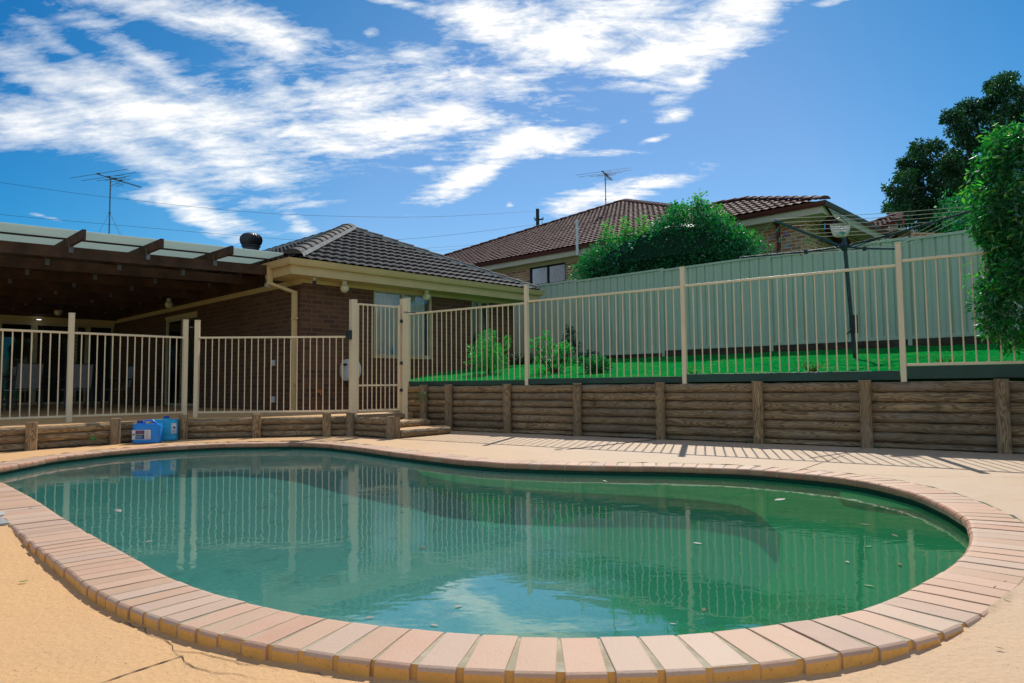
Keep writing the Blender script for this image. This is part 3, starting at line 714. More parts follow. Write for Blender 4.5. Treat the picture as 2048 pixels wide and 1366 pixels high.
# ================================================================ RETAINING WALLS
def logwall(root, pts, z0, z1, rad, n, firstlast=True, jit=.004):
    """courses of half-round logs between neighbouring points; each log its own part"""
    hgt = (z1 - z0) / n
    for a, b in zip(pts, pts[1:]):
        d = (b - a).normalized(); nn = V((d.y, -d.x, 0))
        for k in range(n):
            z = z0 + hgt * (k + .5); mb = MB(); r_ = hgt * .505; L = (b - a).length; nseg = 8
            j = random.uniform(-.01, .006); ps = [a + d * (L * q / nseg) + nn * (-.03 + j) + Z * (z + random.uniform(-jit, jit)) for q in range(nseg + 1)]
            mb.path(ps, [r_ * random.uniform(.95, 1.03) for _ in ps], 14)
            mb.build('log', 'pine_log', root, smooth=True)
def logpost(root, p, z0, z1, r_=.06):
    mb = MB(); mb.path([p + Z * (z0 + (z1 - z0) * q / 6) + V((random.uniform(-.003, .003), random.uniform(-.003, .003), 0)) for q in range(7)], [r_ * random.uniform(.96, 1.04) for _ in range(7)], 16)
    mb.build('post', 'pine_log', root, smooth=True, bevel=.004)
random.seed(21)
low = thing('low_retaining_wall', 'low weathered log retaining wall of three courses along the left end of the pool', 'retaining wall', (-4.6, 9.9, 0))
logwall(low, lw[:8], -.01, TZ - .005, .05, 3)
for p, zt in ((lw[1], .31), (lw[2], .325), (V((-5.13, 9.12, 0)), .33), (lw[3], .335), (lw[4], .335), (lw[5], .335), (lw[6], .335), (lw[7], .30)):
    q = p + V((.02, -.075, 0)); logpost(low, q, -.02, zt, .062)
logpost(low, lw[7] + V((.09, -.02, 0)), -.02, .28, .055)
tall = thing('tall_retaining_wall', 'tall brown log retaining wall of seven courses below the raised lawn', 'retaining wall', tuple(wl(1100)))
tp = [wl(x) for x in (813, 857, 907, 1023, 1162, 1326, 1519, 1731, 2000)]
last = tp[-1] + (tp[-1] - tp[-2]); tp += [last, last + (tp[-1] - tp[-2])]
logwall(tall, tp, -.05, .705, .055, 7)
for p in tp[1:]: logpost(tall, p + nW * .075, -.02, .725, .063)
mb = MB(); a_ = tp[0] + V((0, .05, 0)); logwall(tall, [a_, a_ + V((.35, .9, 0)), V((.45, 16.0, 0))], .1, .705, .055, 5)
# dirt and leaf litter gathered along the foot of both walls
def dirt(pts, wmax, zf):
    o_ = []
    for a, b in zip(pts, pts[1:]):
        n_ = max(2, int((b - a).length / .03)); o_ += [a.lerp(b, k / n_) for k in range(n_)]
    vs = []
    for i, p in enumerate(o_):
        d = (o_[min(i + 1, len(o_) - 1)] - o_[max(0, i - 1)]).normalized(); s_ = V((d.y, -d.x, 0)); w1 = max(.004, wmax * (.45 + 1.3 * noise.noise(V((p.x * 3.1, p.y * 3.1, 2))) + .5 * noise.noise(V((p.x * 19, p.y * 19, 4)))))
        vs += [V((p.x - s_.x * .02, p.y - s_.y * .02, .012)), V((p.x + s_.x * w1, p.y + s_.y * w1, zf))]
    mb = MB(); mb.add(vs, [(2 * i, 2 * i + 1, 2 * i + 3, 2 * i + 2) for i in range(len(o_) - 1)]); mb.build('dirt_strip', 'soil'); tag(C.objects[-1] if False else [q for q in C.objects if q.name.startswith('dirt_strip')][-1], kind='structure')
dirt([p + nW * .03 for p in tp[2:]], .055, .0015)
dirt([p + V((.02, -.03, 0)) for p in lw[1:8]], .045, .0015)
st = thing('garden_steps', 'two log-edged garden steps leading up to the pool gate', 'steps', (-1.4, 10.2, 0))
s1a, s1b = V((-1.56, 9.62, 0)), V((-.95, 10.42, 0)); s2a, s2b = V((-1.70, 10.42, 0)), V((-1.32, 10.98, 0))
for a, b, z in ((s1a, s1b, .105), (s2a, s2b, .19)):
    mb = MB(); mb.path([a.lerp(b, q / 6) + Z * (z - .052) for q in range(7)], .052, 14); mb.build('log', 'pine_log', st, smooth=True)
mb = MB(); mb.prism([h2(s1a, -.05), h2(s1b, -.05), V((-1.05, 11.0, -.05)), V((-2.3, 10.4, -.05))], V((0, 0, .145))); mb.build('tread', 'deck_paint', st)
mb = MB(); mb.prism([h2(s2a, -.05), h2(s2b, -.05), V((-1.5, 11.6, -.05)), V((-2.45, 10.7, -.05))], V((0, 0, .235))); mb.build('tread', 'deck_paint', st)
mb = MB(); mb.path([GL + Z * .235 + V((0, -.02, 0)), GR + Z * .235 + V((0, -.02, 0))], .05, 12); mb.build('log', 'pine_log', st, smooth=True)

# ================================================================ POOL FENCES
def fpost(root, p, z0, z1, w_=.05, d_=None, mat='cream_paint'):
    d_ = d_ or dW; mb = MB(); n_ = V((-d_.y, d_.x, 0))
    mb.obox(p, d_, n_, Z, -w_ / 2, w_ / 2, -w_ / 2, w_ / 2, z0, z1)
    mb.obox(p, d_, n_, Z, -w_ / 2 - .003, w_ / 2 + .003, -w_ / 2 - .003, w_ / 2 + .003, z1, z1 + .012)
    mb.build('post', mat, root, bevel=.003)
def panel(root, a, b, zb, zt, n, brail=True, inset=.03, tilt=0.0, rr=.008):
    d = (b - a).normalized(); n_ = V((-d.y, d.x, 0)); a2 = a + d * inset; b2 = b - d * inset; L = (b2 - a2).length
    for z, nm in ((zt, 'top_rail'), (zb, 'bottom_rail')):
        if nm == 'bottom_rail' and not brail: continue
        mb = MB(); mb.obox(a2, d, n_, Z, 0, L, -.019, .019, z - .014, z + .014); mb.build(nm, 'cream_paint', root, bevel=.003)
    for k in range(n):
        p = a2 + d * (L * (k + 1) / (n + 1)); mb = MB(); mb.tube(p + Z * (zb - (0 if brail else .02)), p + Z * (zt - .012), rr, 8); mb.build('picket', 'cream_paint', root, smooth=True)
lf = thing('left_pool_fence', 'cream tubular pool fence on the low terrace in front of the pergola', 'fence', (-4.9, 10.45, TZ))
lf.name = 'pool_fence'; ORG[lf.name_full] = V((-4.9, 10.45, TZ))
PA = V((-5.91, 9.36, 0)); PB = V((-4.90, 10.48, 0)); PC = V((-4.74, 10.52, 0)); PD = GL + V((-.03, 0, 0))
dl = (PB - PA).normalized(); P0 = PA - dl * 2.45
for p, zt, d in ((P0, 1.72, dl), (PA, 1.72, dl), (PB, 1.725, dl), (PC, 1.72, X)): fpost(lf, p, TZ - .01, zt, .062, d)
panel(lf, P0, PA, .35, 1.465, 22); panel(lf, PA, PB, .35, 1.465, 14); panel(lf, PC, PD, .345, 1.465, 22)
rf_ = thing('pool_fence', 'cream tubular pool fence along the top of the tall log wall with lawn behind', 'fence', tuple(fl(1)) )
for t_ in (-1, 0, 1, 2, 3): fpost(rf_, fl(t_), .69, 2.19, .056)
for t_, zb, zt, br in ((-1, .79, 1.925, False), (0, .80, 1.945, False), (1, .81, 1.955, False), (2, .885, 2.0, True), (3, .885, 2.0, True)):
    panel(rf_, fl(t_), fl(t_ + 1), zb, zt, 22, br)
for t_, z0, z1 in ((-1, .715, .785), (0, .72, .80), (1, .725, .825), (2, .735, .868), (3, .735, .868)):
    mb = MB(); mb.obox(fl(t_), FLd.normalized(), nW, Z, .035, FLd.length - .035, .008, .022, z0, z1); mb.build('kickboard', 'green_board', rf_, bevel=.002)
# gate
gd = (GR - GL).normalized(); gn = V((-gd.y, gd.x, 0))
gate = thing('pool_gate', 'cream tubular pool gate with thick posts above the log garden steps', 'gate', (-2.4, 10.6, TZ))
for p, z0, z1 in ((GL, TZ - .01, 2.02), (GR + gd * .0, .17, 2.10)): fpost(gate, p, z0, z1, .092, gd)
a_, b_ = GL + gd * .062, GR - gd * .075; Lg = (b_ - a_).length
mb = MB()
for x0 in (0, Lg - .03): mb.obox(a_, gd, gn, Z, x0, x0 + .03, -.018, .018, .325, 1.98 + x0 * .03)
for z in (.335, .725, 1.97): mb.obox(a_, gd, gn, Z, .032, Lg - .032, -.015, .015, z - .013, z + .013)
mb.build('gate_frame', 'cream_paint', gate, bevel=.003)
for k in range(8):
    p = a_ + gd * (.03 + (Lg - .06) * (k + 1) / 9); mb = MB(); mb.tube(p + Z * .34, p + Z * 1.965, .008, 8); mb.build('picket', 'cream_paint', gate, smooth=True)
mb = MB(); mb.obox(GR, gd, gn, Z, -.03, .19, -.06, -.052, 1.885, 1.9); mb.build('latch_strap', 'galvanised', gate)
for z in (.62, 1.05, 1.72):
    mb = MB(); mb.obox(GR, gd, gn, Z, -.09, -.045, -.05, -.03, z, z + .05); mb.build('hinge', 'dark_metal', gate, bevel=.003)
mb = MB(); mb.obox(GL, gd, gn, Z, -.10, -.05, -.06, .06, 1.42, 1.56); mb.build('latch_box', 'dark_metal', gate, bevel=.004)

# ================================================================ TILED ROOFS
def roofplane(name, root, o, eu, ev, poly, mat, tw=.19, cs=.32, amp=.024, step=.040, sub=6):
    """real tile relief over the plane o + eu*u + ev*v, trimmed to poly (list of (u, v), convex or traced)"""
    nn = eu.cross(ev).normalized(); nn = nn if nn.z > 0 else -nn
    us = [p[0] for p in poly]; vs_ = [p[1] for p in poly]; u0, u1, v0, v1 = min(us), max(us), 0, max(vs_)
    nu = int((u1 - u0) / (tw / sub)) + 1; rows = []
    k = 0
    while k * cs < v1: rows += [(k * cs, 1.0), (k * cs + cs * .5, .5), ((k + 1) * cs - .003, 0.0)]; k += 1
    def hu(u, q):
        ph = ((u + (0.0) ) / tw) % 1.0; return amp * (abs(math.sin(ph * math.pi)) ** .8 - .5) * 1.2
    me_v = []; 
    for v_, s_ in rows:
        for i in range(nu + 1):
            u = u0 + i * (tw / sub); kk = int(v_ / cs + .01); jj = (noise.noise(V((int(u / tw) * 1.7, kk * 2.3, 0.5)))) * .004
            me_v.append(o + eu * u + ev * v_ + nn * (hu(u, kk) + step * s_ + jj + .01))
    W_ = nu + 1; fs = [(j * W_ + i, j * W_ + i + 1, (j + 1) * W_ + i + 1, (j + 1) * W_ + i) for j in range(len(rows) - 1) for i in range(nu)]
    me = bpy.data.meshes.new('tmp'); me.from_pydata([tuple(p) for p in me_v], [], fs); bm = bmesh.new(); bm.from_mesh(me)
    # drop faces outside the polygon, then clip edges for convex outlines
    def inside(u, v_):
        c = False; j = len(poly) - 1
        for i in range(len(poly)):
            (x1, y1), (x2, y2) = poly[i], poly[j]
            if (y1 > v_) != (y2 > v_) and u < (x2 - x1) * (v_ - y1) / (y2 - y1) + x1: c = not c
            j = i
        return c
    ctr = V((sum(us) / len(us), sum(vs_) / len(vs_)))
    for i in range(len(poly)):
        (x1, y1), (x2, y2) = poly[i - 1], poly[i]
        pa, pb = o + eu * x1 + ev * y1, o + eu * x2 + ev * y2; d = (pb - pa).normalized(); pn = d.cross(nn)
        cc = o + eu * ctr.x + ev * ctr.y
        if (cc - pa).dot(pn) > 0: pn = -pn
        convex = all(((o + eu * a_ + ev * b_) - pa).dot(pn) < 1e-3 for a_, b_ in poly)
        gg = bm.verts[:] + bm.edges[:] + bm.faces[:]
        bmesh.ops.bisect_plane(bm, geom=gg, plane_co=pa, plane_no=pn, clear_outer=convex)
    dead = []
    for f in bm.faces:
        c = f.calc_center_median() - o; gu, gv = c.dot(eu), c.dot(ev)
        if not inside(gu, max(gv, .001)): dead.append(f)
    bmesh.ops.delete(bm, geom=dead, context='FACES'); bmesh.ops.recalc_face_normals(bm, faces=bm.faces)
    mb = MB(); bm.verts.index_update(); mb.add([v_.co.copy() for v_ in bm.verts], [tuple(v_.index for v_ in f.verts) for f in bm.faces]); bm.free()
    bpy.data.meshes.remove(me)
    r_ = mb.build(name, mat, root, smooth=True)
    # solid deck under the tiles
    mb = MB(); pts = [o + eu * a_ + ev * b_ - nn * .03 for a_, b_ in poly]; mb.prism(pts, -nn * .03); mb.build('roof_deck', 'hardwood', r_)
    return r_
def caps(name, root, a, b, mat, r_=.11, L=.40, bed=True, lift=.05):
    """ridge or hip capping: overlapping half-round tiles on a mortar bed"""
    d = (b - a); n_ = max(1, round(d.length / L)); L = d.length / n_; d = d.normalized(); sx = d.cross(Z).normalized(); uz = sx.cross(d)
    mb = MB(); K = 8
    for k in range(n_):
        vs = []; 
        for (q, rad, zz_) in ((-.03, r_ * 1.0, lift + .012), (L * .5, r_ * .95, lift + .004), (L + .0, r_ * .90, lift - .006)):
            for j in range(K + 1): an = math.pi * j / K; vs.append(a + d * (k * L + q) + sx * math.cos(an) * rad * 1.25 + uz * (math.sin(an) * rad * .72 + zz_ - .03))
        W_ = K + 1; fs = [(i * W_ + j, i * W_ + j + 1, (i + 1) * W_ + j + 1, (i + 1) * W_ + j) for i in range(2) for j in range(K)] + [tuple(range(W_))]
        mb.add(vs, fs)
    c = mb.build(name, mat, root, smooth=True)
    if bed:
        mb = MB(); nb = int(d.length and (b - a).length / .05); vs = []
        for i in range(nb + 1):
            j1 = random.uniform(-.012, .012)
            for (s_, z_) in ((-1.42, -.05), (-1.25, .012), (1.25, .012), (1.42, -.05)): vs.append(a + d * ((b - a).length * i / nb) + sx * (s_ * r_ + j1 * (1 if abs(s_) > 1.3 else 0)) + uz * (z_ + lift - .02 + j1 * .3))
        mb.add(vs, [(4 * i + q, 4 * i + q + 1, 4 * i + q + 5, 4 * i + q + 4) for i in range(nb) for q in range(3)]); mb.build('mortar_bed', 'mortar_bed', c, smooth=True)
    return c

# ================================================================ BRICK HOUSE
CW = V((-3.837, 12.70, 0)); WF = 5.55; LS = 10.6; OH = .45; ZS = 2.69; ZG = 2.95
house = thing('brick_house', 'brown brick house with charcoal tiled hip roof and beige gutter behind the pool gate', 'house', tuple(CW))
def wallseg(root, o, u, n_out, spans, z0, z1, th=.11, mat='brown_brick', name='wall'):
    """wall from a list of (x0, x1, z0, z1) solid pieces"""
    mb = MB()
    for (x0, x1, a, b) in spans: mb.obox(o, u, -n_out, Z, x0, x1, 0, th, a, b)
    return mb.build(name, mat, root)
nF = -B    # the front wall faces towards the camera-right
W1, W2 = (1.57, 3.06), (4.20, 4.76)
wallseg(house, CW, A, nF, [(0, W1[0], 0, ZS), (W1[0], W1[1], 0, 1.27), (W1[1], W2[0], 0, ZS), (W2[0], W2[1], 0, .95), (W2[1], WF, 0, ZS)], 0, ZS)
nS = -A    # side wall
D1 = (4.75, 6.75)
wallseg(house, CW + A * .0, B, nS, [(.112, D1[0], 0, ZS), (D1[0], D1[1], 2.48, ZS), (D1[1], LS, 0, ZS)], 0, ZS)
J = CW + B * LS
# far end wall and back of the wing
mb = MB(); mb.obox(CW + A * (WF - .11), A, B, Z, 0, .11, .112, LS + 8, 0, ZS); mb.build('wall', 'brown_brick', house)
# rear wall with sliding doors (runs left from J)
mb = MB(); mb.obox(J, -A, B, Z, 0, .04, 0, .11, 0, ZS); mb.obox(J, -A, B, Z, 3.5, 7.5, 0, .11, 0, ZS); mb.obox(J, -A, B, Z, .042, 3.498, 0, .11, 2.56, ZS); mb.build('wall', 'brown_brick', house)
# interior
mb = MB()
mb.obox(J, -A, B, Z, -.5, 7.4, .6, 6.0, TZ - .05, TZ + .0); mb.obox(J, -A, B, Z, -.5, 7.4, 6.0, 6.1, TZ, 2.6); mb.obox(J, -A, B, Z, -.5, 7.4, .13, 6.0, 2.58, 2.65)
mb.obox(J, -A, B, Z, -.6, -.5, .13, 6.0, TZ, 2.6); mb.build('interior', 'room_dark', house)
mb = MB(); mb.obox(J, -A, B, Z, -.3, 8.5, -.14, -.10, 2.655, 3.35); mb.build('fascia', 'hardwood', house)
mb = MB(); mb.obox(CW, B, A, Z, .60, LS, .0, .04, ZS + .002, 3.08); mb.build('fascia', 'hardwood', house)
for x, y, Yd in ((38, 645, 19.6), (78, 636, 18.6), (153, 649.5, 20.9), (197, 641, 20.2)):
    p = at(x, y, Yd); q = p - J; p = V((p.x, p.y, 2.572)); mb = MB(); mb.lathe(p, [(.06, 0), (.055, -.004)], 14); mb.build('downlight', 'downlight', house)
# inside the front room: dark box behind windows with blinds
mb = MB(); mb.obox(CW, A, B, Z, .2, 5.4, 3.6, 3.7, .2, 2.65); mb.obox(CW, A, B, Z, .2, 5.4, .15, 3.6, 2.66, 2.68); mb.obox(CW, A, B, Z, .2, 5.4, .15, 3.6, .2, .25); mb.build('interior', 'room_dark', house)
def window(root, o, u, n_out, x0, x1, z0, z1, mull, fm, fw=.045, rec=.05, sill=None, blind=True, screen=None, name='window'):
    mb = MB(); yi = rec
    mb.obox(o, u, -n_out, Z, x0, x0 + fw, yi - .03, yi + .03, z0, z1); mb.obox(o, u, -n_out, Z, x1 - fw, x1, yi - .03, yi + .03, z0, z1)
    mb.obox(o, u, -n_out, Z, x0 + fw, x1 - fw, yi - .03, yi + .03, z1 - fw, z1); mb.obox(o, u, -n_out, Z, x0 + fw, x1 - fw, yi - .03, yi + .03, z0, z0 + fw)
    for mx in mull: mb.obox(o, u, -n_out, Z, mx - fw / 2, mx + fw / 2, yi - .032, yi + .028, z0 + fw, z1 - fw)
    w_ = mb.build(name, fm, root, bevel=.003)
    mb = MB(); mb.obox(o, u, -n_out, Z, x0 + fw, x1 - fw, yi + .008, yi + .012, z0 + fw, z1 - fw); mb.build('pane', 'window_glass', w_)
    if blind:
        mb = MB(); n_ = int((x1 - x0 - 2 * fw) / .088)
        for k in range(n_):
            xx = x0 + fw + .01 + k * .088; mb.obox(o, u, -n_out, Z, xx, xx + .084, yi + .07 + (k % 2) * .002, yi + .073 + (k % 2) * .002, z0 + fw - .02, z1 - fw)
        mb.build('blind', 'blind', w_)
    if sill: mb = MB(); mb.obox(o, u, -n_out, Z, x0 - .01, x1 + .01, -.02, .10, z0 - .03, z0 - .002); mb.build('sill', sill, w_, bevel=.003)
    return w_
w_ = window(house, CW, A, nF, W1[0], W1[1], 1.30, 2.64, [2.31], 'alu_cream', sill='alu_cream')
window(house, CW, A, nF, W2[0], W2[1], .98, 2.64, [4.48], 'alu_cream', sill='alu_cream', blind=False)
mb = MB(); mb.obox(CW, A, B, Z, W1[0], W1[1], .008, .02, 2.642, ZS - .002); mb.obox(CW, A, B, Z, W2[0], W2[1], .008, .02, 2.642, ZS - .002); mb.build('window_head', 'cream_trim', house)
# small bottle standing inside the window
# side sliding door
sd_ = window(house, CW, B, nS, D1[0], D1[1], TZ + .02, 2.40, [5.75], 'alu_cream', blind=False, name='sliding_door', fw=.055)
mb = MB(); mb.obox(CW, B, -nS, Z, D1[0], D1[1], .005, .03, 2.402, 2.478); mb.build('door_head', 'cream_trim', house)
def lattice(root, o, u, n_out, x0, x1, z0, z1, y, mat='dark_metal'):
    mb = MB(); p_ = .11; r_ = .004; n_ = int((x1 - x0 + z1 - z0) / p_) + 1
    for k in range(n_):
        c = k * p_
        for sg in (0, 1):
            # lines x + z = c and x - z
            xa, za = (min(c, x1 - x0), max(0, c - (x1 - x0))); xb, zb = (max(0, c - (z1 - z0)), min(c, z1 - z0))
            if sg: xa, xb = (x1 - x0) - xa, (x1 - x0) - xb
            if abs(xa - xb) < .01: continue
            mb.beam(o + u * (x0 + xa) - n_out * y + Z * (z0 + za), o + u * (x0 + xb) - n_out * y + Z * (z0 + zb), .008, .004, up=n_out)
    return mb.build('security_lattice', mat, root)
simple('lattice_bronze', (.10, .08, .05), None, 5, .5, .05, 60)
lattice(sd_, CW, B, nS, D1[0] + .06, 5.72, TZ + .08, 2.34, .0, 'lattice_bronze')
U_ = -A; nR = -B
for (x0, x1, sc, nm) in ((.05, .70, False, 'glass_door'), (.70, 1.98, True, 'sliding_door'), (1.98, 3.48, False, 'sliding_door')):
    d_ = window(house, J, U_, nR, x0, x1, TZ + .02, 2.51, [(x0 + x1) / 2] if not sc and x1 > 1 else ([1.0] if sc else []), 'alu_cream', blind=False, fw=.06 if nm == 'glass_door' else .075, name=nm, rec=.03)
    if sc: lattice(d_, J, U_, nR, x0 + .08, x1 - .08, TZ + .1, 2.43, -.005, 'lattice_bronze')
mb = MB(); mb.obox(J, U_, -nR, Z, .042, 3.5, -.02, .03, 2.512, 2.60); mb.build('door_head', 'cream_trim', house)
mb = MB(); h_ = J + U_ * .78; mb.obox(h_, U_, -nR, Z, -.02, .02, -.05, -.02, 1.15, 1.4); mb.build('door_handle', 'dark_metal', house, bevel=.004)
# frieze strips, soffits, fascia, gutter
G0 = CW - A * OH - B * OH; WG = WF + .9
mb = MB()
mb.obox(CW, A, B, Z, -.02, WF, -.022, -.002, ZS - .075, ZS - .003); mb.obox(CW, B, A, Z, 0.0, LS, -.022, -.002, ZS - .10, ZS - .003); mb.obox(J, U_, B, Z, 0.03, 7.5, -.018, -.001, 2.602, ZS - .003)
mb.build('frieze', 'cream_trim', house)
mb = MB(); mb.obox(CW, A, B, Z, -OH + .03, WF + OH - .03, -OH + .03, 0.09, ZS, ZS + .012); mb.obox(CW, B, A, Z, 0.092, .55, -OH + .03, 0.09, ZS, ZS + .012)
mb.build('soffit', 'cream_trim', house)
mb = MB()
mb.obox(G0, A, B, Z, 0.02, WG - .02, .012, .03, ZS - .008, ZG - .085); mb.obox(G0, B, A, Z, 0.031, .98, .012, .03, ZS - .008, ZG - .085); mb.obox(G0 + A * (WG - .03), B, A, Z, 0.031, 9, 0, .018, ZS - .008, ZG - .085)
mb.build('fascia', 'cream_trim', house)
def gutter(root, o, d, out, L, z, mat, hgt=.115, wd=.10, name='gutter', mit=(0, 0)):
    prof = [(0.0, .012), (-.002, -hgt + .01), (-.03, -hgt), (-wd * .62, -hgt + .004), (-wd * .86, -hgt * .62), (-wd * .90, -hgt * .30), (-wd, -.012), (-wd - .004, 0.0), (-wd + .006, -.004), (-wd + .012, -.03), (-.02, -.05)]
    mb = MB(); n_ = max(2, int(L / .5)); vs = []
    for i in range(n_ + 1):
        for (y, zz_) in prof:
            x = L * i / n_
            if i == 0: x -= -y * mit[0]
            if i == n_: x += -y * mit[1]
            vs.append(o + d * x + out * (-y) + Z * (z + zz_ + noise.noise(V((x * .7, 0, z))) * .003))
    k = len(prof); mb.add(vs, [(i * k + q, (i + 1) * k + q, (i + 1) * k + (q + 1) % k, i * k + (q + 1) % k) for i in range(n_) for q in range(k)] + [tuple(range(k)), tuple((n_ * k + q) for q in range(k))[::-1]])
    return mb.build(name, mat, root, smooth=True)
gutter(house, G0 + B * .011, A, -B, WG, ZG, 'cream_trim', mit=(1, 1)); gutter(house, G0 + A * .011, B, -A, .95, ZG, 'cream_trim', mit=(1, 0))
gutter(house, G0 + A * (WG - .011), B, A, 9.0, ZG, 'cream_trim', mit=(1, 0))
# downpipe at the corner
q0 = CW - A * OH + B * .25 - A * .04; mb = MB()
dp = [h2(q0 - A * .0, 2.85), h2(q0, 2.58), h2(CW + A * -.06 + B * .14, 2.44), h2(CW + A * -.06 + B * .14, .2)]
for a, b in zip(dp, dp[1:]): mb.beam(a + (a - b).normalized() * .03, b + (b - a).normalized() * .03, .10, .055, up=B if abs((b - a).z) > .2 else Z)
mb.build('downpipe', 'cream_trim', house, bevel=.006)
mb = MB(); mb.obox(dp[3], B, A, Z, -.075, .075, -.03, .035, 1.75, 1.78); mb.obox(dp[3], B, A, Z, -.075, .075, -.03, .035, .55, .58); mb.build('pipe_clip', 'cream_trim', house)
# roof: wing with hip end
rise = math.tan(R(25.5)); Hh = WG / 2; ev1 = (B + Z * rise).normalized(); kf = 1 / (B + Z * rise).length
Eo = G0 - (A + B) * .03
r1 = roofplane('roof', house, h2(Eo, ZG - .01), A, ev1, [(0, 0), (WG + .06, 0), (Hh + .03, (Hh + .03) / kf)], 'charcoal_tile')
ev2 = (A + Z * rise).normalized(); RL = LS + 7
r2 = roofplane('roof', house, h2(Eo, ZG - .01), B, ev2, [(0, 0), (RL, 0), (RL, (Hh + .03) / kf), (Hh + .03, (Hh + .03) / kf)], 'charcoal_tile')
Eo2 = Eo + A * (WG + .06); ev3 = (-A + Z * rise).normalized()
r3 = roofplane('roof', house, h2(Eo2, ZG - .01), B, ev3, [(0, 0), (RL, 0), (RL, (Hh + .03) / kf), (Hh + .03, (Hh + .03) / kf)], 'charcoal_tile')
AP = h2(Eo + (A + B) * (Hh + .03), ZG - .01 + (Hh + .03) * rise)
caps('hip_capping', house, h2(Eo, ZG + .0) + (A + B) * .12 + Z * .04, AP, 'charcoal_cap', .13, lift=.085)
caps('hip_capping', house, h2(Eo2, ZG + .0) + (B - A) * .12 + Z * .04, AP, 'charcoal_cap', .11)
caps('ridge_capping', house, AP, AP + B * (RL - Hh), 'charcoal_cap', .11)
# main roof over the rooms beyond (mostly behind the pergola sheeting)
Eo4 = J - A * 9.5 - B * .45; ev4 = (B + Z * rise).normalized()
roofplane('roof', house, h2(Eo4, ZG - .01), A, ev4, [(0, 0), (9.2, 0), (9.2 + 3.3, 3.3 / kf), (0, 3.3 / kf)], 'charcoal_tile', sub=4)
# wall tap and meter boxes on the brick
for (bx, z, s_) in ((.95, 1.12, .11), (.95, .42, .12)):
    mb = MB(); mb.obox(CW + B * bx, B, -A, Z, 0, s_, 0.0, .05, z, z + s_); mb.build('power_point', 'white_plastic', house, bevel=.006)
mb = MB(); mb.obox(CW, A, nF, Z, .33, .40, 0, .05, .60, .66); mb.tube(CW + A * .365 + nF * .05 + Z * .62, CW + A * .365 + nF * .09 + Z * .56, .012); mb.build('garden_tap', 'orange_plastic', house, bevel=.004)

# turbine vent on the roof
p = at(502, 494, 14.4); tv = thing('turbine_vent', 'dark round spinning roof vent rising behind the clear pergola roof', 'roof vent', tuple(p))
mb = MB(); mb.lathe(p - Z * .55, [(.17, 0), (.165, .54), (.19, .555), (.19, .575)], 24); mb.build('throat', 'turbine', tv, smooth=True)
mb = MB(); prof = [(.17, .02), (.21, .07), (.228, .14), (.215, .21), (.16, .265), (.08, .29), (.0, .295)]
NF = 22
for k in range(NF):
    vs = []
    for q, (r_, z) in enumerate(prof):
        for sg in (0, 1):
            an = 2 * math.pi * (k + sg * 1.05 + q * .10) / NF; rr = r_ * (1.0 if sg == 0 else .90); vs.append(p + V((math.cos(an) * rr, math.sin(an) * rr, z)))
    mb.add(vs, [(2 * q, 2 * q + 1, 2 * q + 3, 2 * q + 2) for q in range(len(prof) - 1)])
mb.build('turbine_fins', 'turbine', tv, smooth=True)
mb = MB(); mb.lathe(p, [(.15, .02), (.185, .07), (.2, .14), (.185, .2), (.13, .25), (.05, .27)], 20); mb.build('turbine_core', 'dark_metal', tv, smooth=True)

# antennas
def antenna(label, mast_top, mast_len, wd, ud, cat='antenna', k=1.0, guy=True):
    t_ = thing('tv_antenna', label, cat, tuple(mast_top - Z * mast_len))
    mb = MB(); mb.tube(mast_top - Z * mast_len, mast_top + Z * .06, .019, 8); mb.tube(mast_top - Z * 1.02, mast_top - Z * .98, .035, 8); mb.build('mast', 'galvanised', t_, smooth=True)
    bo = mast_top + Z * .03
    mb = MB(); mb.tube(bo - ud * .42 * k, bo + ud * 1.05 * k, .014, 6); mb.tube(bo + ud * .35, mast_top - Z * .22, .008, 6); mb.build('boom', 'galvanised', t_)
    for q, (pos, hl) in enumerate(((-.40, 1.13), (-.08, 1.1), (.10, .68), (.16, .42), (.34, .38))):
        mb = MB(); c = bo + ud * pos * k + Z * .015; mb.tube(c - wd * hl, c + wd * hl, .0075, 6); mb.obox(c, wd, ud, Z, -.05, .05, -.02, .02, -.02, .02); mb.build('element', 'galvanised', t_)
    mb = MB()
    for q in range(9): c = bo + ud * (.45 + q * .072) * k + Z * .01; mb.tube(c - wd * .075, c + wd * .075, .005, 5)
    for sg in (-1, 1):
        for q in range(3): c = bo + ud * .36 * k + Z * (sg * (.06 + q * .05)) - ud * q * .03; mb.tube(c - wd * .16, c + wd * .16, .005, 5)
    mb.build('director_array', 'dark_metal', t_)
    if guy:
        for e in (wd * 1.5 - ud * .2, -wd * 1.55, ud * .9 + wd * .6):
            mb = MB(); mb.tube(mast_top - Z * 1.0, mast_top - Z * (mast_len - .1) + e, .004, 5); mb.build('guy_wire', 'galvanised', t_)
    return t_
wa = V((2.14, -.8, 0)).normalized(); ua = V((.8, 2.14, 0)).normalized()
antenna('tv antenna on a tall guyed mast above the pergola roof at left', at(221, 358, 20.2), 3.2, wa, ua)
wa = V((2.2, -1.0, 0)).normalized(); ua = V((1.0, 2.2, 0)).normalized()

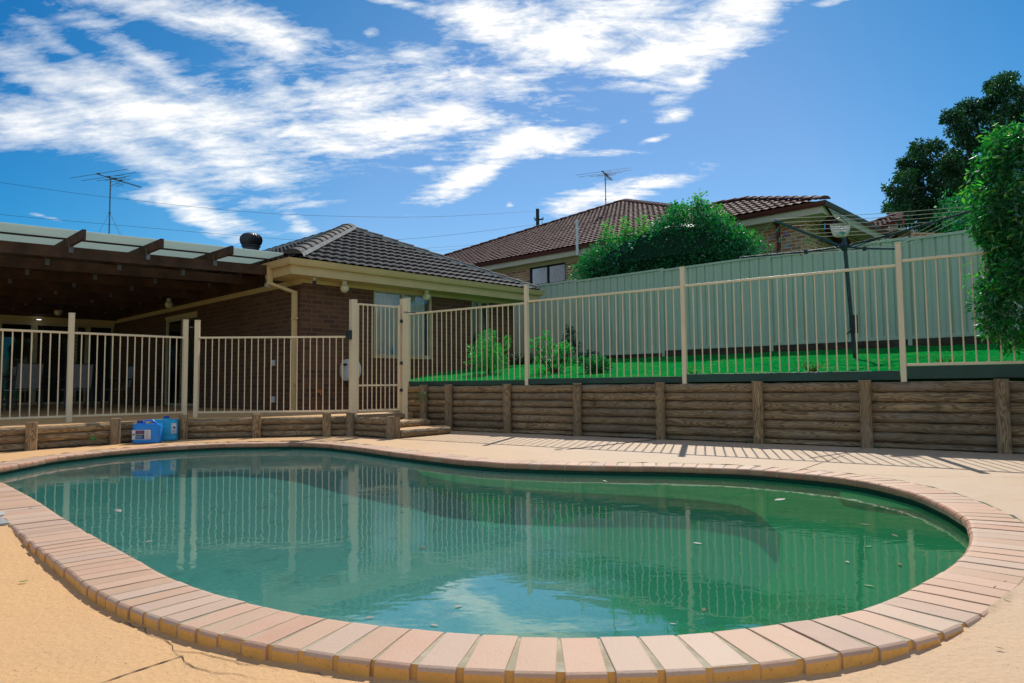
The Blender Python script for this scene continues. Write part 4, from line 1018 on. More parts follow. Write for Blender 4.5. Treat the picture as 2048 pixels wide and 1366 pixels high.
# ---------------------------------------------------------------- pergola
perg = thing('pergola', 'dark timber pergola with pale translucent corrugated roofing beside the brick house', 'pergola', (-6.5, 12.5, TZ))
E1 = V((-4.36, 12.62, 0)); BT = 2.915; TL = -.026; PL = 6.6
def zt(u): return BT + TL * u
nbm = 8; 
for k in range(nbm):
    o = E1 + B * 1.42 * k; mb = MB(); a = h2(o + A * .42, zt(-.2) - .085); b = h2(o - A * PL, zt(PL) - .085); mb.beam(a, b, .05, .17); mb.build('beam', 'hardwood', perg, bevel=.004)
for k in range(7):
    o = E1 - A * (1.07 * k - .03); z = zt(1.07 * k) + .078; mb = MB(); mb.beam(h2(o - B * (.66 + (.05 if k % 2 else 0)), z), h2(o + B * 9.7, z), .05, .145); mb.build('rafter', 'hardwood', perg, bevel=.004)
    for q in range(nbm):
        mb = MB(); c = o + B * 1.42 * q; mb.obox(c, A, B, Z, -.032, .032, -.045, -.027, z - .17, z + .02); mb.obox(c, A, B, Z, -.032, .032, -.05, .05, z - .18, z - .165) if k == 99 else None; mb.build('bracket', 'galvanised', perg)
for k, q in enumerate((0.55,)):
    o = E1 + B * (q - .25); mb = MB(); mb.beam(h2(o + A * 1.2, zt(-1.2) + .165), h2(o - A * PL, zt(PL) + .165), .045, .022); mb.build('batten', 'hardwood', perg)
def sheet(name, q0, q1, mat, zz_):
    mb = MB(); n_ = int((q1 - q0) / .019); vs = []; us = [-1.36, -.3, 1, 2.5, 4, 5.5, PL + .5]
    for i in range(n_ + 1):
        q = q0 + i * .019
        for u in us: vs.append(h2(E1 + B * q - A * u, zt(u) + .19 + .014 * math.sin(i * 2 * math.pi / 4) + zz_ + (q * .012)))
    W_ = len(us); mb.add(vs, [(i * W_ + j, i * W_ + j + 1, (i + 1) * W_ + j + 1, (i + 1) * W_ + j) for i in range(n_) for j in range(W_ - 1)])
    return mb.build(name, mat, perg, smooth='all')
sheet('clear_roofing', -.33, 1.55, 'laserlite', 0); sheet('metal_roofing', 1.50, 9.9, 'roof_sheet', .014)
for (u, q) in ((6.3, 0), (6.3, 4.26)):
    mb = MB(); c = E1 - A * u + B * q; mb.obox(c, A, B, Z, -.05, .05, -.05, .05, TZ, zt(u) - .172); mb.build('post', 'hardwood', perg, bevel=.004)
# dining set under the pergola
def chair(loc, ang, first):
    t_ = thing('patio_chair', 'x', 'chair', loc, 'sling chairs around the patio table')
    ca, sa = math.cos(ang), math.sin(ang); f = V((ca, sa, 0)); s_ = V((-sa, ca, 0)); o = V(loc)
    for sy in (-1, 1):
        for (x0, x1, zb, zt_) in ((.24, .22, 0, .63), (-.26, -.22, 0, .44)):
            mb = MB(); mb.tube(o + f * x0 + s_ * sy * .26 + Z * zb, o + f * x1 + s_ * sy * .26 + Z * zt_, .014, 8); mb.build('leg', 'dark_metal', t_, smooth=True)
        mb = MB(); mb.path([o + f * .24 + s_ * sy * .26 + Z * .63, o - f * .24 + s_ * sy * .26 + Z * .66], .016, 8); mb.build('armrest', 'dark_metal', t_, smooth=True)
    mb = MB(); mb.path([o - f * .22 - s_ * .25 + Z * .42, o - f * .33 - s_ * .25 + Z * .98, o - f * .33 + s_ * .25 + Z * .98, o - f * .22 + s_ * .25 + Z * .42], .014, 8); mb.build('back_frame', 'dark_metal', t_, smooth=True)
    mb = MB(); mb.obox(o, f, s_, Z, -.22, .24, -.24, .24, .415, .43); mb.build('seat', 'chair_sling', t_, bevel=.004)
    d = (-f * .11 + Z * .56).normalized(); mb = MB(); mb.obox(o - f * .22 + Z * .42, d, s_, d.cross(s_), .04, .57, -.24, .24, -.006, .006); mb.build('backrest', 'chair_sling', t_, bevel=.004)
    return t_
tc_ = at(150, 760, 15.9); tc_ = V((tc_.x - .5, tc_.y, TZ))
tb = thing('patio_table', 'dark outdoor dining table in the deep shade under the pergola', 'table', tuple(tc_))
mb = MB(); mb.obox(tc_, A, B, Z, -1.0, 1.0, -.48, .48, .71, .74); mb.build('tabletop', 'dark_metal', tb, bevel=.006)
for sx in (-.9, .9):
    for sy in (-.4, .4): mb = MB(); mb.obox(tc_ + A * sx + B * sy, A, B, Z, -.03, .03, -.03, .03, 0, .708); mb.build('leg', 'dark_metal', tb)
angF = math.atan2(B.y, B.x)
for lab, du, dv, an in (('grey sling patio chair, back to the pool, at mid table', .25, -.85, angF), ('grey sling patio chair, back to the pool, near the left end', -.75, -.9, angF + .25),
                        ('grey sling patio chair at the right end of the table near the glass door', 1.35, .1, angF + math.pi / 2), ('grey sling patio chair on the far side of the table against the doors', -.3, .9, angF + math.pi)):
    c_ = tc_ + A * du + B * dv; chair(tuple(c_), an, False)['label'] = lab
# planter on the table
pt = thing('potted_plant', 'small dark potted plant standing on the patio table', 'plant', tuple(tc_ + Z * .74 - A * .35)); o = V(tc_ + Z * .74 - A * .35)
mb = MB(); mb.lathe(o, [(.09, 0), (.12, .14), (.11, .14), (.10, .12)], 16); mb.build('pot', 'bark', pt, smooth=True)

# ================================================================ LAMPS, CAMERA, HOSE REEL
def globe(name, label, p, r_, mat, base, up=.05):
    t_ = thing(name, label, 'lamp', tuple(p)); mb = MB(); mb.lathe(p, [(.045, r_ * .8), (.05, r_ * .85), (.05, r_ + up)], 16); mb.build('lamp_base', base, t_, smooth=True)
    prof = [(max(.004, r_ * math.sin(math.pi * k / 12)), -r_ * math.cos(math.pi * k / 12)) for k in range(13)]
    mb = MB(); mb.lathe(p, prof, 20); mb.build('lamp_shade', mat, t_, smooth=True); return t_
globe('eave_lamp', 'round cream globe lamp under the eave near the house corner', CW + A * .78 - B * .2 + Z * (ZS - .13), .085, 'globe_glass', 'white_plastic')
globe('eave_lamp', 'round cream globe lamp hanging before the large window behind the pool gate', CW + A * 2.75 - B * .2 + Z * (ZS - .12), .085, 'globe_glass', 'white_plastic')
p = at(535, 571, 12.75); globe('bulb_lamp', 'bare clear round bulb hanging beside the downpipe', p, .055, 'clear_bulb', 'dark_metal', .06)
p = at(338, 609, 16.2); globe('eave_lamp', 'dim globe lamp above the side sliding door', p, .09, 'globe_glass', 'white_plastic')
p = at(117, 624, 18.4); globe('eave_lamp', 'dim globe lamp above the lattice screen door', p, .10, 'globe_glass', 'white_plastic')
p = CW + A * .1 - B * .28 + Z * (ZS - .01); t_ = thing('security_camera', 'small black security camera under the corner of the eave', 'camera', tuple(p))
mb = MB(); mb.tube(p, p - Z * .05, .02, 10); mb.tube(p, p - Z * .012, .045, 14); mb.build('bracket', 'white_plastic', t_, smooth=True)
mb = MB(); d = V((.15, -.9, -.5)).normalized(); mb.lathe(p - Z * .08 - d * .04, [(.026, 0), (.034, .01), (.034, .09), (.03, .1)], 16, ax=d); mb.build('camera_body', 'dark_metal', t_, smooth=True)
# ceiling fan under the pergola
p = at(128, 611, 17.0); t_ = thing('ceiling_fan', 'dark ceiling fan hanging in the shade under the pergola roof', 'fan', tuple(p))
mb = MB(); mb.lathe(p, [(.05, -.08), (.11, -.06), (.11, .02), (.03, .05), (.02, .26)], 18); mb.build('motor', 'dark_metal', t_, smooth=True)
for k in range(4):
    a = k * math.pi / 2 + .3; d = V((math.cos(a), math.sin(a), 0)); s_ = V((-math.sin(a), math.cos(a), .15)).normalized(); mb = MB(); mb.obox(p, d, s_, d.cross(s_), .10, .62, -.055, .06, -.004, .004); mb.build('blade', 'dark_metal', t_)
# hose reel
c = CW + A * .93 + nF * .17 + Z * 1.02; t_ = thing('hose_reel', 'grey wall-mounted hose reel on the brown bricks beside the pool gate', 'hose reel', tuple(c))
mb = MB(); mb.lathe(c - A * .13, [(.15, 0), (.20, .02), (.21, .06), (.21, .20), (.20, .24), (.15, .26)], 28, ax=A); mb.build('drum_housing', 'white_plastic', t_, smooth=True)
mb = MB(); mb.lathe(c + A * .131, [(.17, 0), (.165, .012), (.10, .016), (.04, .03)], 24, ax=A); mb.build('side_cap', 'grey_plastic', t_, smooth=True)
mb = MB(); mb.obox(c, A, nF, Z, -.1, .1, -.168, -.10, -.15, .2); mb.build('wall_bracket', 'grey_plastic', t_, bevel=.01)
mb = MB(); mb.path([c - A * .13 + nF * .05 + Z * .1, c - A * .19 + nF * .06 + Z * .1, c - A * .19 + nF * .16 + Z * .1], .02, 8); mb.build('crank', 'dark_rubber', t_, smooth=True)
mb = MB(); mb.tube(c - A * .08 + nF * .18 - Z * .08, c - A * .10 + nF * .19 - Z * .24, .014, 8); mb.build('nozzle', 'orange_plastic', t_)
mb = MB(); hp = [c - nF * .02 - Z * .2, c - nF * .03 - Z * .45 + A * .05, c - nF * .05 - Z * .66 + A * .12, c - nF * .03 - Z * .74 + A * .25]
mb.path(hp, .009, 8); mb.build('hose', 'dark_rubber', t_, smooth=True)
# white pipe cable on the left wall omitted: bottle on the window sill
p = CW + A * 2.12 + B * .075 + Z * 1.345; t_ = thing('spray_bottle', 'small blue bottle standing inside on the window sill', 'bottle', tuple(p))
mb = MB(); mb.lathe(p, [(.028, 0), (.03, .01), (.03, .11), (.012, .14), (.012, .165)], 14); mb.build('bottle_body', 'cyan_plastic', t_, smooth=True)
mb = MB(); mb.lathe(p + Z * .166, [(.014, 0), (.014, .03)], 12); mb.build('cap', 'white_plastic', t_)

# ================================================================ JERRY CANS
def can(label, p, ang, wx, wy, hz, mat, capm, handle=True, seed=0):
    t_ = thing('jerry_can', label, 'jerry can', tuple(p)); ca, sa = math.cos(ang), math.sin(ang); ux = V((ca, sa, 0)); uy = V((-sa, ca, 0)); o = V(p)
    mb = MB(); K = 24; vs = []
    prof = [(.80, 0), (.97, .02), (1.0, .05), (1.0, .20), (.975, .22), (1.0, .24), (1.0, .72), (.975, .74), (1.0, .77), (.99, .86), (.93, .95), (.80, 1.0)]
    for s_, z in prof:
        for k in range(K):
            a = 2 * math.pi * k / K; c_, q_ = math.cos(a), math.sin(a); e = .32
            x = math.copysign(abs(c_) ** e, c_) * wx / 2; y = math.copysign(abs(q_) ** e, q_) * wy / 2
            inx = wx / 2 * (1 - s_) * .35; x -= math.copysign(min(abs(x), inx), x); y *= (1 - (1 - s_) * .5)
            vs.append(o + ux * x + uy * y + Z * (z * hz + .002))
    n_ = len(prof); mb.add(vs, [(i * K + k, i * K + (k + 1) % K, (i + 1) * K + (k + 1) % K, (i + 1) * K + k) for i in range(n_ - 1) for k in range(K)] + [tuple(range(K))[::-1], tuple((n_ - 1) * K + k for k in range(K))])
    mb.build('can_body', mat, t_, smooth=True)
    mb = MB(); c_ = o - ux * wx * .28 + Z * hz if handle else o + ux * wx * .02 + Z * hz
    mb.lathe(c_ - Z * .01, [(.05, 0), (.034, .028), (.034, .04)], 18); mb.build('neck', mat, t_, smooth=True)
    mb = MB(); mb.lathe(c_ + Z * .018, [(.037, 0), (.037, .024), (.033, .030)], 24, wob=lambda k: 1 + .03 * (k % 2)); mb.build('cap', capm, t_, smooth=True)
    if handle:
        mb = MB(); mb.path([o - ux * wx * .12 + Z * (hz - .02), o - ux * wx * .10 + Z * (hz + .045), o + ux * wx * .16 + Z * (hz + .048), o + ux * wx * .32 + Z * (hz - .0), o + ux * wx * .36 + Z * (hz - .04)], .015, 10); mb.build('handle', mat, t_, smooth=True)
    return t_, o, ux, uy
jd = (lw[3] - lw[2]).normalized(); ja = math.radians(14)
p1 = onz(291, 886.5, 0); p1 = V((p1.x, p1.y + .05, 0)); t1, o, ux, uy = can('deep blue jerry can with a white label and moulded handle, the nearer of two', p1, ja, .33, .22, .245, 'blue_plastic', 'navy_plastic')
def sticker(root, o, ux, uy, x0, x1, z0, z1, y, mat, nm='label'):
    mb = MB(); mb.obox(o, ux, uy, Z, x0, x1, y - .0015, y, z0, z1); return mb.build(nm, mat, root)
lb = sticker(t1, o, ux, uy, -.158, .06, .055, .175, -.1108, 'label_white')
sticker(lb, o, ux, uy, -.118, -.012, .06, .170, -.1122, 'label_navy', 'label_panel'); sticker(lb, o, ux, uy, -.10, -.03, .145, .157, -.1136, 'label_red', 'label_text'); sticker(lb, o, ux, uy, -.115, -.015, .118, .126, -.1136, 'label_yellow', 'label_stripe')
sticker(lb, o, ux, uy, -.115, -.04, .068, .108, -.1136, 'label_teal', 'label_picture')
for k in range(8): sticker(lb, o, ux, uy, 0.0, .052 - (k % 3) * .006, .064 + k * .013, .0665 + k * .013, -.1122, 'ink', 'label_text')
sticker(lb, o, ux, uy, -.152, -.128, .11, .128, -.1122, 'ink', 'hazard_mark')
p2 = onz(327, 881.5, 0); p2 = V((p2.x - .0, p2.y + .06, 0)); t2, o, ux, uy = can('lighter blue jerry can behind the deep blue one, with its neck upright', p2, ja + .1, .30, .24, .285, 'cyan_plastic', 'navy_plastic', handle=False)
lb = sticker(t2, o, ux, uy, .08, .142, .10, .235, -.1195, 'label_white'); sticker(lb, o, ux, uy, .10, .13, .165, .19, -.121, 'ink', 'hazard_mark')
for k in range(4): sticker(lb, o, ux, uy, .092, .135, .112 + k * .01, .1145 + k * .01, -.121, 'ink', 'label_text')

# ================================================================ COLORBOND FENCE
cb = thing('metal_fence', 'tall pale green ribbed steel boundary fence behind the raised lawn', 'fence', tuple(h2(b0, 1.4)))
SP = 2.52; s0 = .56
nb_ = V((bd.y, -bd.x, 0)); nb_ = nb_ if nb_.y < 0 else -nb_
def fz(s_): return 3.29 + .010 * s_, (1.47 if s_ < 2 else 1.47 - .022 * (s_ - 2))
for k in range(-3, 4):
    sa_, sb_ = s0 + (k) * SP, s0 + (k + 1) * SP; zt_, zb_ = fz((sa_ + sb_) / 2)
    if k == -1: pass
    mb = MB(); L = SP - .07; n_ = int(round(L / .204)); pw = L / n_; prof = []
    for q in range(n_): x = q * pw; prof += [(x + .0, 0), (x + pw * .36, 0), (x + pw * .42, .006), (x + pw * .58, .006), (x + pw * .64, 0), (x + pw * .82, 0), (x + pw * .87, .026), (x + pw * .95, .026)]
    prof.append((L, 0)); a = bf(sa_) + bd * .035; vs = [a + bd * x - nb_ * y + Z * z for x, y in prof for z in (zb_, zt_)]
    mb.add(vs, [(2 * i, 2 * i + 1, 2 * i + 3, 2 * i + 2) for i in range(len(prof) - 1)]); pn = mb.build('panel', 'colorbond', cb); sm = pn.modifiers.new('s', 'SOLIDIFY'); sm.thickness = .002
    mb = MB(); mb.obox(a, bd, nb_, Z, -.0, L, -.03, .022, zt_ - .035, zt_ + .012); mb.build('top_rail', 'colorbond', cb, bevel=.004)
    mb = MB(); mb.obox(a, bd, nb_, Z, -.0, L, -.03, .02, zb_ - .012, zb_ + .045); mb.build('bottom_rail', 'colorbond', cb, bevel=.004)
    mb = MB(); c = bf(sa_); mb.obox(c, bd, nb_, Z, -.034, .034, -.035, .03, zb_ - .13, zt_ + .018); mb.build('post', 'colorbond', cb, bevel=.003)
ed = thing('lawn_edging', 'weathered timber plinth under the metal boundary fence', 'edging', tuple(h2(b0, 1.3)))
for k in range(-3, 2):
    sa_ = s0 + k * SP; mb = MB(); mb.obox(bf(sa_), bd, nb_, Z, .01, SP - .01, -.03, .015, 1.22, 1.455); mb.build('board', 'bark', ed, bevel=.006)

# ================================================================ NEIGHBOUR'S HOUSE
N0_ = V((7.64, 15.8, 0)); nh = thing('neighbour_house', 'house of blended orange bricks with a dark red tiled roof above the metal fence', 'house', tuple(h2(N0_, 1.8)))
NO = -nb_                      # into the neighbour's side
AN = NO
def nf(s_): return N0_ + bd * s_
EE = .48             # left and right eave ends
zG_ = 4.93; WO = .45
rs = math.tan(R(24)); evn = (AN + Z * rs).normalized(); kn = 1 / (AN + Z * rs).length; oN = h2(N0_ - AN * .06, zG_ + .0); nnN = bd.cross(evn).normalized()
def onroof(px, py):
    d = ray(px, py); t_ = (oN - CAM).dot(nnN) / d.dot(nnN); q = CAM + d * t_ - oN; return (q.dot(bd), q.dot(evn))
_a, _b = onroof(1248, 402), onroof(884, 515); SE = _b[0] + (_b[0] - _a[0]) * _b[1] / (_a[1] - _b[1]) - .06
win = (8.62, 10.18); zw0, zw1 = 3.97, 4.655
WL, WR = SE - .5, EE + .55
o = N0_ + AN * WO
mb = MB(); mb.obox(o, bd, AN, Z, win[1], WL, 0, .11, 1.8, 4.70); mb.obox(o, bd, AN, Z, WR, win[0], 0, .11, 1.8, 4.70); mb.obox(o, bd, AN, Z, win[0], win[1], 0, .11, 1.8, zw0 - .03)
mb.obox(o + bd * WR, AN, bd, Z, .112, 9, 0, .11, 1.8, 4.70); mb.obox(o + bd * (WL - .11), AN, bd, Z, .112, 9, 0, .11, 1.8, 4.70); mb.build('wall', 'blend_brick', nh)
wn_ = window(nh, o, bd, nb_, win[0], win[1], zw0, zw1, [(win[0] + win[1]) / 2], 'window_frame', fw=.05, blind=False, sill='window_frame')
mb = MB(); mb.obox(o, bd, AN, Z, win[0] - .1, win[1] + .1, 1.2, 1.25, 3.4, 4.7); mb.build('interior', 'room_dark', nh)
mb = MB(); mb.obox(N0_, bd, AN, Z, EE + .04, SE - .04, .03, .60, 4.705, 4.715); mb.obox(N0_ + bd * (EE + .04), AN, bd, Z, .61, 9, 0, .62, 4.705, 4.715); mb.obox(N0_, bd, AN, Z, win[0], win[1], WO - .01, WO + .1, 4.658, 4.700); mb.build('soffit', 'pale_trim', nh)
mb = MB(); mb.obox(N0_, bd, AN, Z, EE + .02, SE - .02, .01, .028, 4.66, zG_ - .10); mb.obox(N0_ + bd * (EE + .02), AN, bd, Z, .03, 9, .0, .018, 4.66, zG_ - .10); mb.obox(o, bd, AN, Z, WR, WL, -.02, -.002, 4.60, 4.70); mb.build('fascia', 'pale_trim', nh)
gutter(nh, N0_ + AN * .01 + bd * EE, bd, -AN, SE - EE, zG_, 'red_gutter', mit=(1, 1)); gutter(nh, N0_ + bd * (EE + .01), AN, -bd, 9, zG_, 'red_gutter', mit=(1, 0))
mb = MB(); q = o + bd * 1.72 - AN * .05; mb.beam(h2(q - AN * .38, 4.84), h2(q, 4.62), .10, .06); mb.beam(h2(q, 4.66), h2(q, 1.8), .11, .06, up=bd); mb.build('downpipe', 'red_gutter', nh, bevel=.006)
mb = MB(); q = at(1000, 548, 24.2); q = o + bd * 12.0 + Z * 4.25; mb.lathe(q - AN * .04, [(.10, -.02), (.12, .0), (.12, .05)], 18, ax=AN); mb.build('exhaust_vent', 'grey_plastic', nh, smooth=True)
vp = N0_ + bd * 7.7; mb = MB(); mb.tube(h2(vp - AN * .10, 4.62), h2(vp - AN * .10, 5.72), .045, 12); mb.tube(h2(vp - AN * .10, 4.66), h2(vp + AN * .42, 4.62), .045, 12); mb.build('vent_pipe', 'white_plastic', nh, smooth=True)
# roof plane facing us, its skyline traced on that plane; ridge and hip caps follow it
rs = math.tan(R(24)); evn = (AN + Z * rs).normalized(); kn = 1 / (AN + Z * rs).length; oN = h2(N0_ - AN * .06, zG_ + .0); nnN = bd.cross(evn).normalized()
def onroof(px, py):
    d = ray(px, py); t_ = (oN - CAM).dot(nnN) / d.dot(nnN); q = CAM + d * t_ - oN; return (q.dot(bd), q.dot(evn))
sky_ = [onroof(1248, 402), onroof(1342, 414), onroof(1400, 424), onroof(1425, 411), onroof(1495, 400)]
polyn = [(SE + .06, 0), *sky_, (EE - .06, 0)]
roofplane('roof', nh, oN, bd, evn, polyn, 'red_tile', tw=.20, cs=.33, amp=.026, step=.035, sub=6)
def RP(p): return oN + bd * p[0] + evn * p[1]
pts3 = [RP(p) for p in polyn]
for a, b in zip(pts3, pts3[1:]):
    if (a - b).length > .5: caps('ridge_capping', nh, a if a.z < b.z else b, b if a.z < b.z else a, 'red_cap', .11, bed=False)
# the far slopes behind those ridges
mb = MB(); low3 = [p + AN * 7 - Z * (7 * rs * .9) for p in pts3]
for a, b, c_, d_ in zip(pts3, pts3[1:], low3[1:], low3): mb.poly([a - Z * .05, b - Z * .05, c_ - Z * .05, d_ - Z * .05])
mb.build('back_slope', 'red_tile', nh)
# lower wing further right
wo = at(1722, 452, 21.0); we = at(1790, 441, 19.6); u_ = (we - wo); u_.z = 0; Lw = u_.length; u_.normalize(); nv = V((-u_.y, u_.x, 0)); nv = nv if nv.y > 0 else -nv
wo = h2(wo, 5.22); wing_a = wo - u_ * 1.6
evw = (nv + Z * rs).normalized(); roofplane('roof', nh, wing_a, u_, evw, [(0, 0), (Lw + 1.7, 0), (Lw + .2, 1.45), (0, 1.45)], 'red_tile', amp=.024)
caps('ridge_capping', nh, wing_a + evw * 1.45, wing_a + u_ * (Lw + .2) + evw * 1.45, 'red_cap', .11, bed=False); caps('hip_capping', nh, wing_a + u_ * (Lw + 1.66), wing_a + u_ * (Lw + .2) + evw * 1.45, 'red_cap', .11, bed=False)
mb = MB(); mb.obox(wing_a, u_, nv, Z, 0, Lw + 1.6, .5, .6, -3.4, -.2); mb.obox(wing_a + u_ * (Lw + 1.2), nv, u_, Z, .5, 4, 0, .1, -3.4, -.2); mb.build('wall', 'blend_brick', nh)
mb = MB(); mb.obox(wing_a, u_, nv, Z, 0, Lw + 1.66, .02, .5, -.24, -.20); mb.obox(wing_a, u_, nv, Z, 0, Lw + 1.66, .01, .03, -.2, -.1); mb.build('soffit', 'pale_trim', nh)
gutter(nh, h2(wing_a, 0), u_, -nv, Lw + 1.7, wing_a.z + .02, 'red_gutter')
# antenna on that roof
ap = RP(onroof(1211, 424)); wa = V((2.2, -1.0, 0)).normalized(); ua = V((1.0, 2.2, 0)).normalized()
mt_ = at(1210.5, 350, ap.y); antenna('tv antenna on a short mast above the dark red tiled roof', mt_, mt_.z - ap.z + .05, wa, ua, guy=False, k=.9)

# ---------------------------------------------------------------- pole and wires
pb = at(1078, 470, 62); t_ = thing('power_pole', 'distant dark timber power pole with crossarm beyond the red roof', 'power pole', (pb.x, pb.y, -.4))
mb = MB(); ptop = at(1075, 418, 62); mb.path([V((ptop.x, 62, -.4)), V((ptop.x, 62, ptop.z))], [.2, .15], 10); mb.build('pole', 'pole_wood', t_, smooth=True)
ca_ = at(1078, 439, 62); mb = MB(); mb.obox(ca_, V((.95, -.3, 0)).normalized(), Y, Z, -.42, .42, -.06, .06, -.06, .06); mb.build('crossarm', 'pole_wood', t_)
for dx in (-.38, .36, -.12):
    mb = MB(); mb.lathe(ca_ + V((dx, 0, .06 if dx != -.12 else 0.8)), [(.04, 0), (.06, .03), (.03, .06), (.06, .09), (.03, .14)], 10); mb.build('insulator', 'dark_metal', t_)
mb = MB(); q = at(1084, 441, 61.8); mb.path([q, q - Z * .35], .035, 6); mb.lathe(q - Z * .9, [(.05, 0), (.07, .1), (.05, .12), (.07, .25), (.05, .27), (.07, .4), (.05, .5)], 10); mb.build('hanging_insulator', 'white_plastic', t_)
def wire(label, pts, r_):
    P3 = [at(x, y, Yd) for x, y, Yd in pts]; o_ = []
    for i in range(len(P3) - 1):
        p0, p1, p2, p3 = P3[max(i - 1, 0)], P3[i], P3[i + 1], P3[min(i + 2, len(P3) - 1)]
        for k in range(8):
            t_ = k / 8; o_.append(((p1 * 2) + (p2 - p0) * t_ + (p0 * 2 - p1 * 5 + p2 * 4 - p3) * t_ * t_ + (p1 * 3 - p0 - p2 * 3 + p3) * t_ ** 3) * .5)
    o_.append(P3[-1]); mb = MB(); mb.path(o_, r_, 5); w_ = mb.build('power_line', 'dark_metal', org=P3[0]); tag(w_, label, 'cable', 'power lines across the sky')
wire('upper thin power line crossing the sky behind the left antenna', [(-160, 342, 44), (0, 365, 46), (220, 395, 49), (500, 424, 53), (700, 433, 56), (880, 433, 59), (1072, 422, 62)], .011)
wire('lower thin power line passing just above the clear pergola roof', [(-160, 409, 44), (0, 429, 46), (300, 456, 50), (560, 478, 54), (680, 483, 56), (850, 475, 59), (1074, 449, 62)], .011)
wire('short power line meeting the left end of the red roof, the higher of two', [(560, 520, 56), (760, 505, 58), (860, 496, 60), (960, 489, 62), (1075, 478, 62)], .010)
wire('short power line meeting the left end of the red roof, the lower of two', [(560, 527, 56), (760, 511, 58), (860, 502, 60), (960, 495, 62), (1075, 486, 62)], .010)

# ================================================================ ROTARY CLOTHESLINE
H = V((5.02, 10.44, 0)); zh = 2.74
tips = [V((3.56, 9.36, 2.90)), V((4.04, 12.15, 2.90)), V((6.45, 11.5, 2.90)), V((6.0, 8.73, 2.90))]
hz_ = .97; hoist = thing('rotary_clothesline', 'dark green rotary clothesline standing on the raised lawn', 'clothesline', (5.03, 10.42, hz_))
mb = MB(); mb.path([V((5.10, 10.40, hz_)), V((5.06, 10.42, 1.9)), H + Z * (zh + .18)], .028, 12); mb.build('pole', 'hoist_green', hoist, smooth=True)
mb = MB(); mb.lathe(H + Z * (zh - .06), [(.03, 0), (.045, .02), (.045, .10), (.03, .14)], 12); mb.build('hub', 'hoist_green', hoist)
mb = MB(); q = V((5.07, 10.40, 1.55)); mb.obox(q, X, Y, Z, -.05, .05, -.08, -.02, -.12, .15); mb.path([q - Y * .08, q - Y * .12 - X * .05 - Z * .05, q - Y * .12 - X * .14 - Z * .14], .011, 6); mb.build('winder', 'dark_metal', hoist)
for tp_ in tips:
    a = H + Z * zh; el = a.lerp(tp_, .34) - Z * .015; mb = MB(); mb.beam(a, el, .028, .028); mb.beam(el, tp_, .024, .028); mb.build('arm', 'hoist_green', hoist, bevel=.003)
    mb = MB(); mb.lathe(el - Z * .03, [(.03, 0), (.03, .06)], 10); mb.beam(el, H + Z * (zh - .045) + (el - a) * .15, .01, .012); mb.build('elbow', 'dark_metal', hoist)
    d = (tp_ - el).normalized(); mb = MB(); mb.beam(tp_, tp_ + d * .035, .034, .038); mb.build('end_cap', 'grey_plastic', hoist)
ropes = []
for f in (1.0, .88, .76, .62, .48, .36):
    for i in range(4):
        a = (H + Z * zh).lerp(tips[i], f) + Z * .02; b = (H + Z * zh).lerp(tips[(i + 1) % 4], f) + Z * .02; pts = [a.lerp(b, k / 6) - Z * (.018 * f * math.sin(math.pi * k / 6)) for k in range(7)]
        mb = MB(); mb.path(pts, .0036, 5); mb.build('line', 'rope_cream', hoist); ropes.append(pts)
def snap(px, py):      # nearest clothesline point to that sight line
    d = ray(px, py).normalized(); best = None
    for pts in ropes:
        for k in range(60):
            s_ = k / 59 * 6; i = min(5, int(s_)); q = pts[i].lerp(pts[i + 1], s_ - i); dd = ((q - CAM) - d * (q - CAM).dot(d)).length
            if best is None or dd < best[0]: best = (dd, q, (pts[-1] - pts[0]).normalized())
    return best[1], best[2]
def peg(col, label, px, py, tilt):
    q, d = snap(px, py); t_ = thing('clothes_peg', label, 'peg', tuple(q), 'clothes pegs on the rotary clothesline'); sd = d.cross(Z).normalized()
    dn = (-Z * math.cos(tilt) + d * math.sin(tilt)).normalized()
    for sg in (-1, 1):
        mb = MB(); ax = (dn + sd * sg * .12).normalized(); mb.obox(q - dn * .012, ax, d, ax.cross(d), 0, .085, -.007, .007, -.005 + sg * .006, .005 + sg * .006); mb.build('peg_half', 'peg_' + col, t_, bevel=.002)
for a_ in [('light_blue', 'pale blue peg hanging left of the white peg basket', 1650, 452, .1), ('teal', 'grey teal peg highest on the left ropes of the clothesline', 1560, 459, 1.0), ('blue', 'dark blue peg hanging steeply below the left arm of the clothesline', 1576, 468, -.3),
           ('blue', 'dark blue peg lying aslant at the left of the clothesline pegs', 1545, 474, .7), ('green', 'green peg between two dark blue pegs on the left ropes', 1563, 480, -.3), ('green', 'green peg hanging right of the brick downpipe', 1616, 478, .15),
           ('blue', 'dark blue peg tilted in front of the red downpipe', 1590, 482, 1.0), ('red', 'red peg hanging below the green pegs on the left ropes', 1554, 490, -.3), ('light_blue', 'light blue peg low above the left clothesline arm', 1577, 491, .05),
           ('red', 'bright red peg lying flat near the elbow of the left arm', 1634, 487, 1.4), ('red', 'red peg low on the arm left of the flat red peg', 1599, 497, .2), ('teal', 'pale teal peg nearest the bush at the left end of the ropes', 1521, 496, .1),
           ('green', 'dark green peg lowest at the tip of the left arm', 1509, 502, .8), ('red', 'lone red peg hanging on the right side before the dark tree', 1807, 442, .02)]: peg(*a_)
q, d = snap(1681, 440); c = at(1681, 463, q.y); bk = thing('peg_basket', 'white mesh peg basket hanging from the clothesline full of pegs', 'basket', tuple(c)); sd = RGT
mb = MB(); K = 20; vs = []
for (rx, z) in ((.085, -.075), (.10, -.04), (.125, .02), (.135, .075)):
    for k in range(K): a = 2 * math.pi * k / K; vs.append(c + X * math.cos(a) * rx + Y * math.sin(a) * rx * .55 + Z * (z + (.02 * abs(math.cos(a)) if z > .07 else 0)))
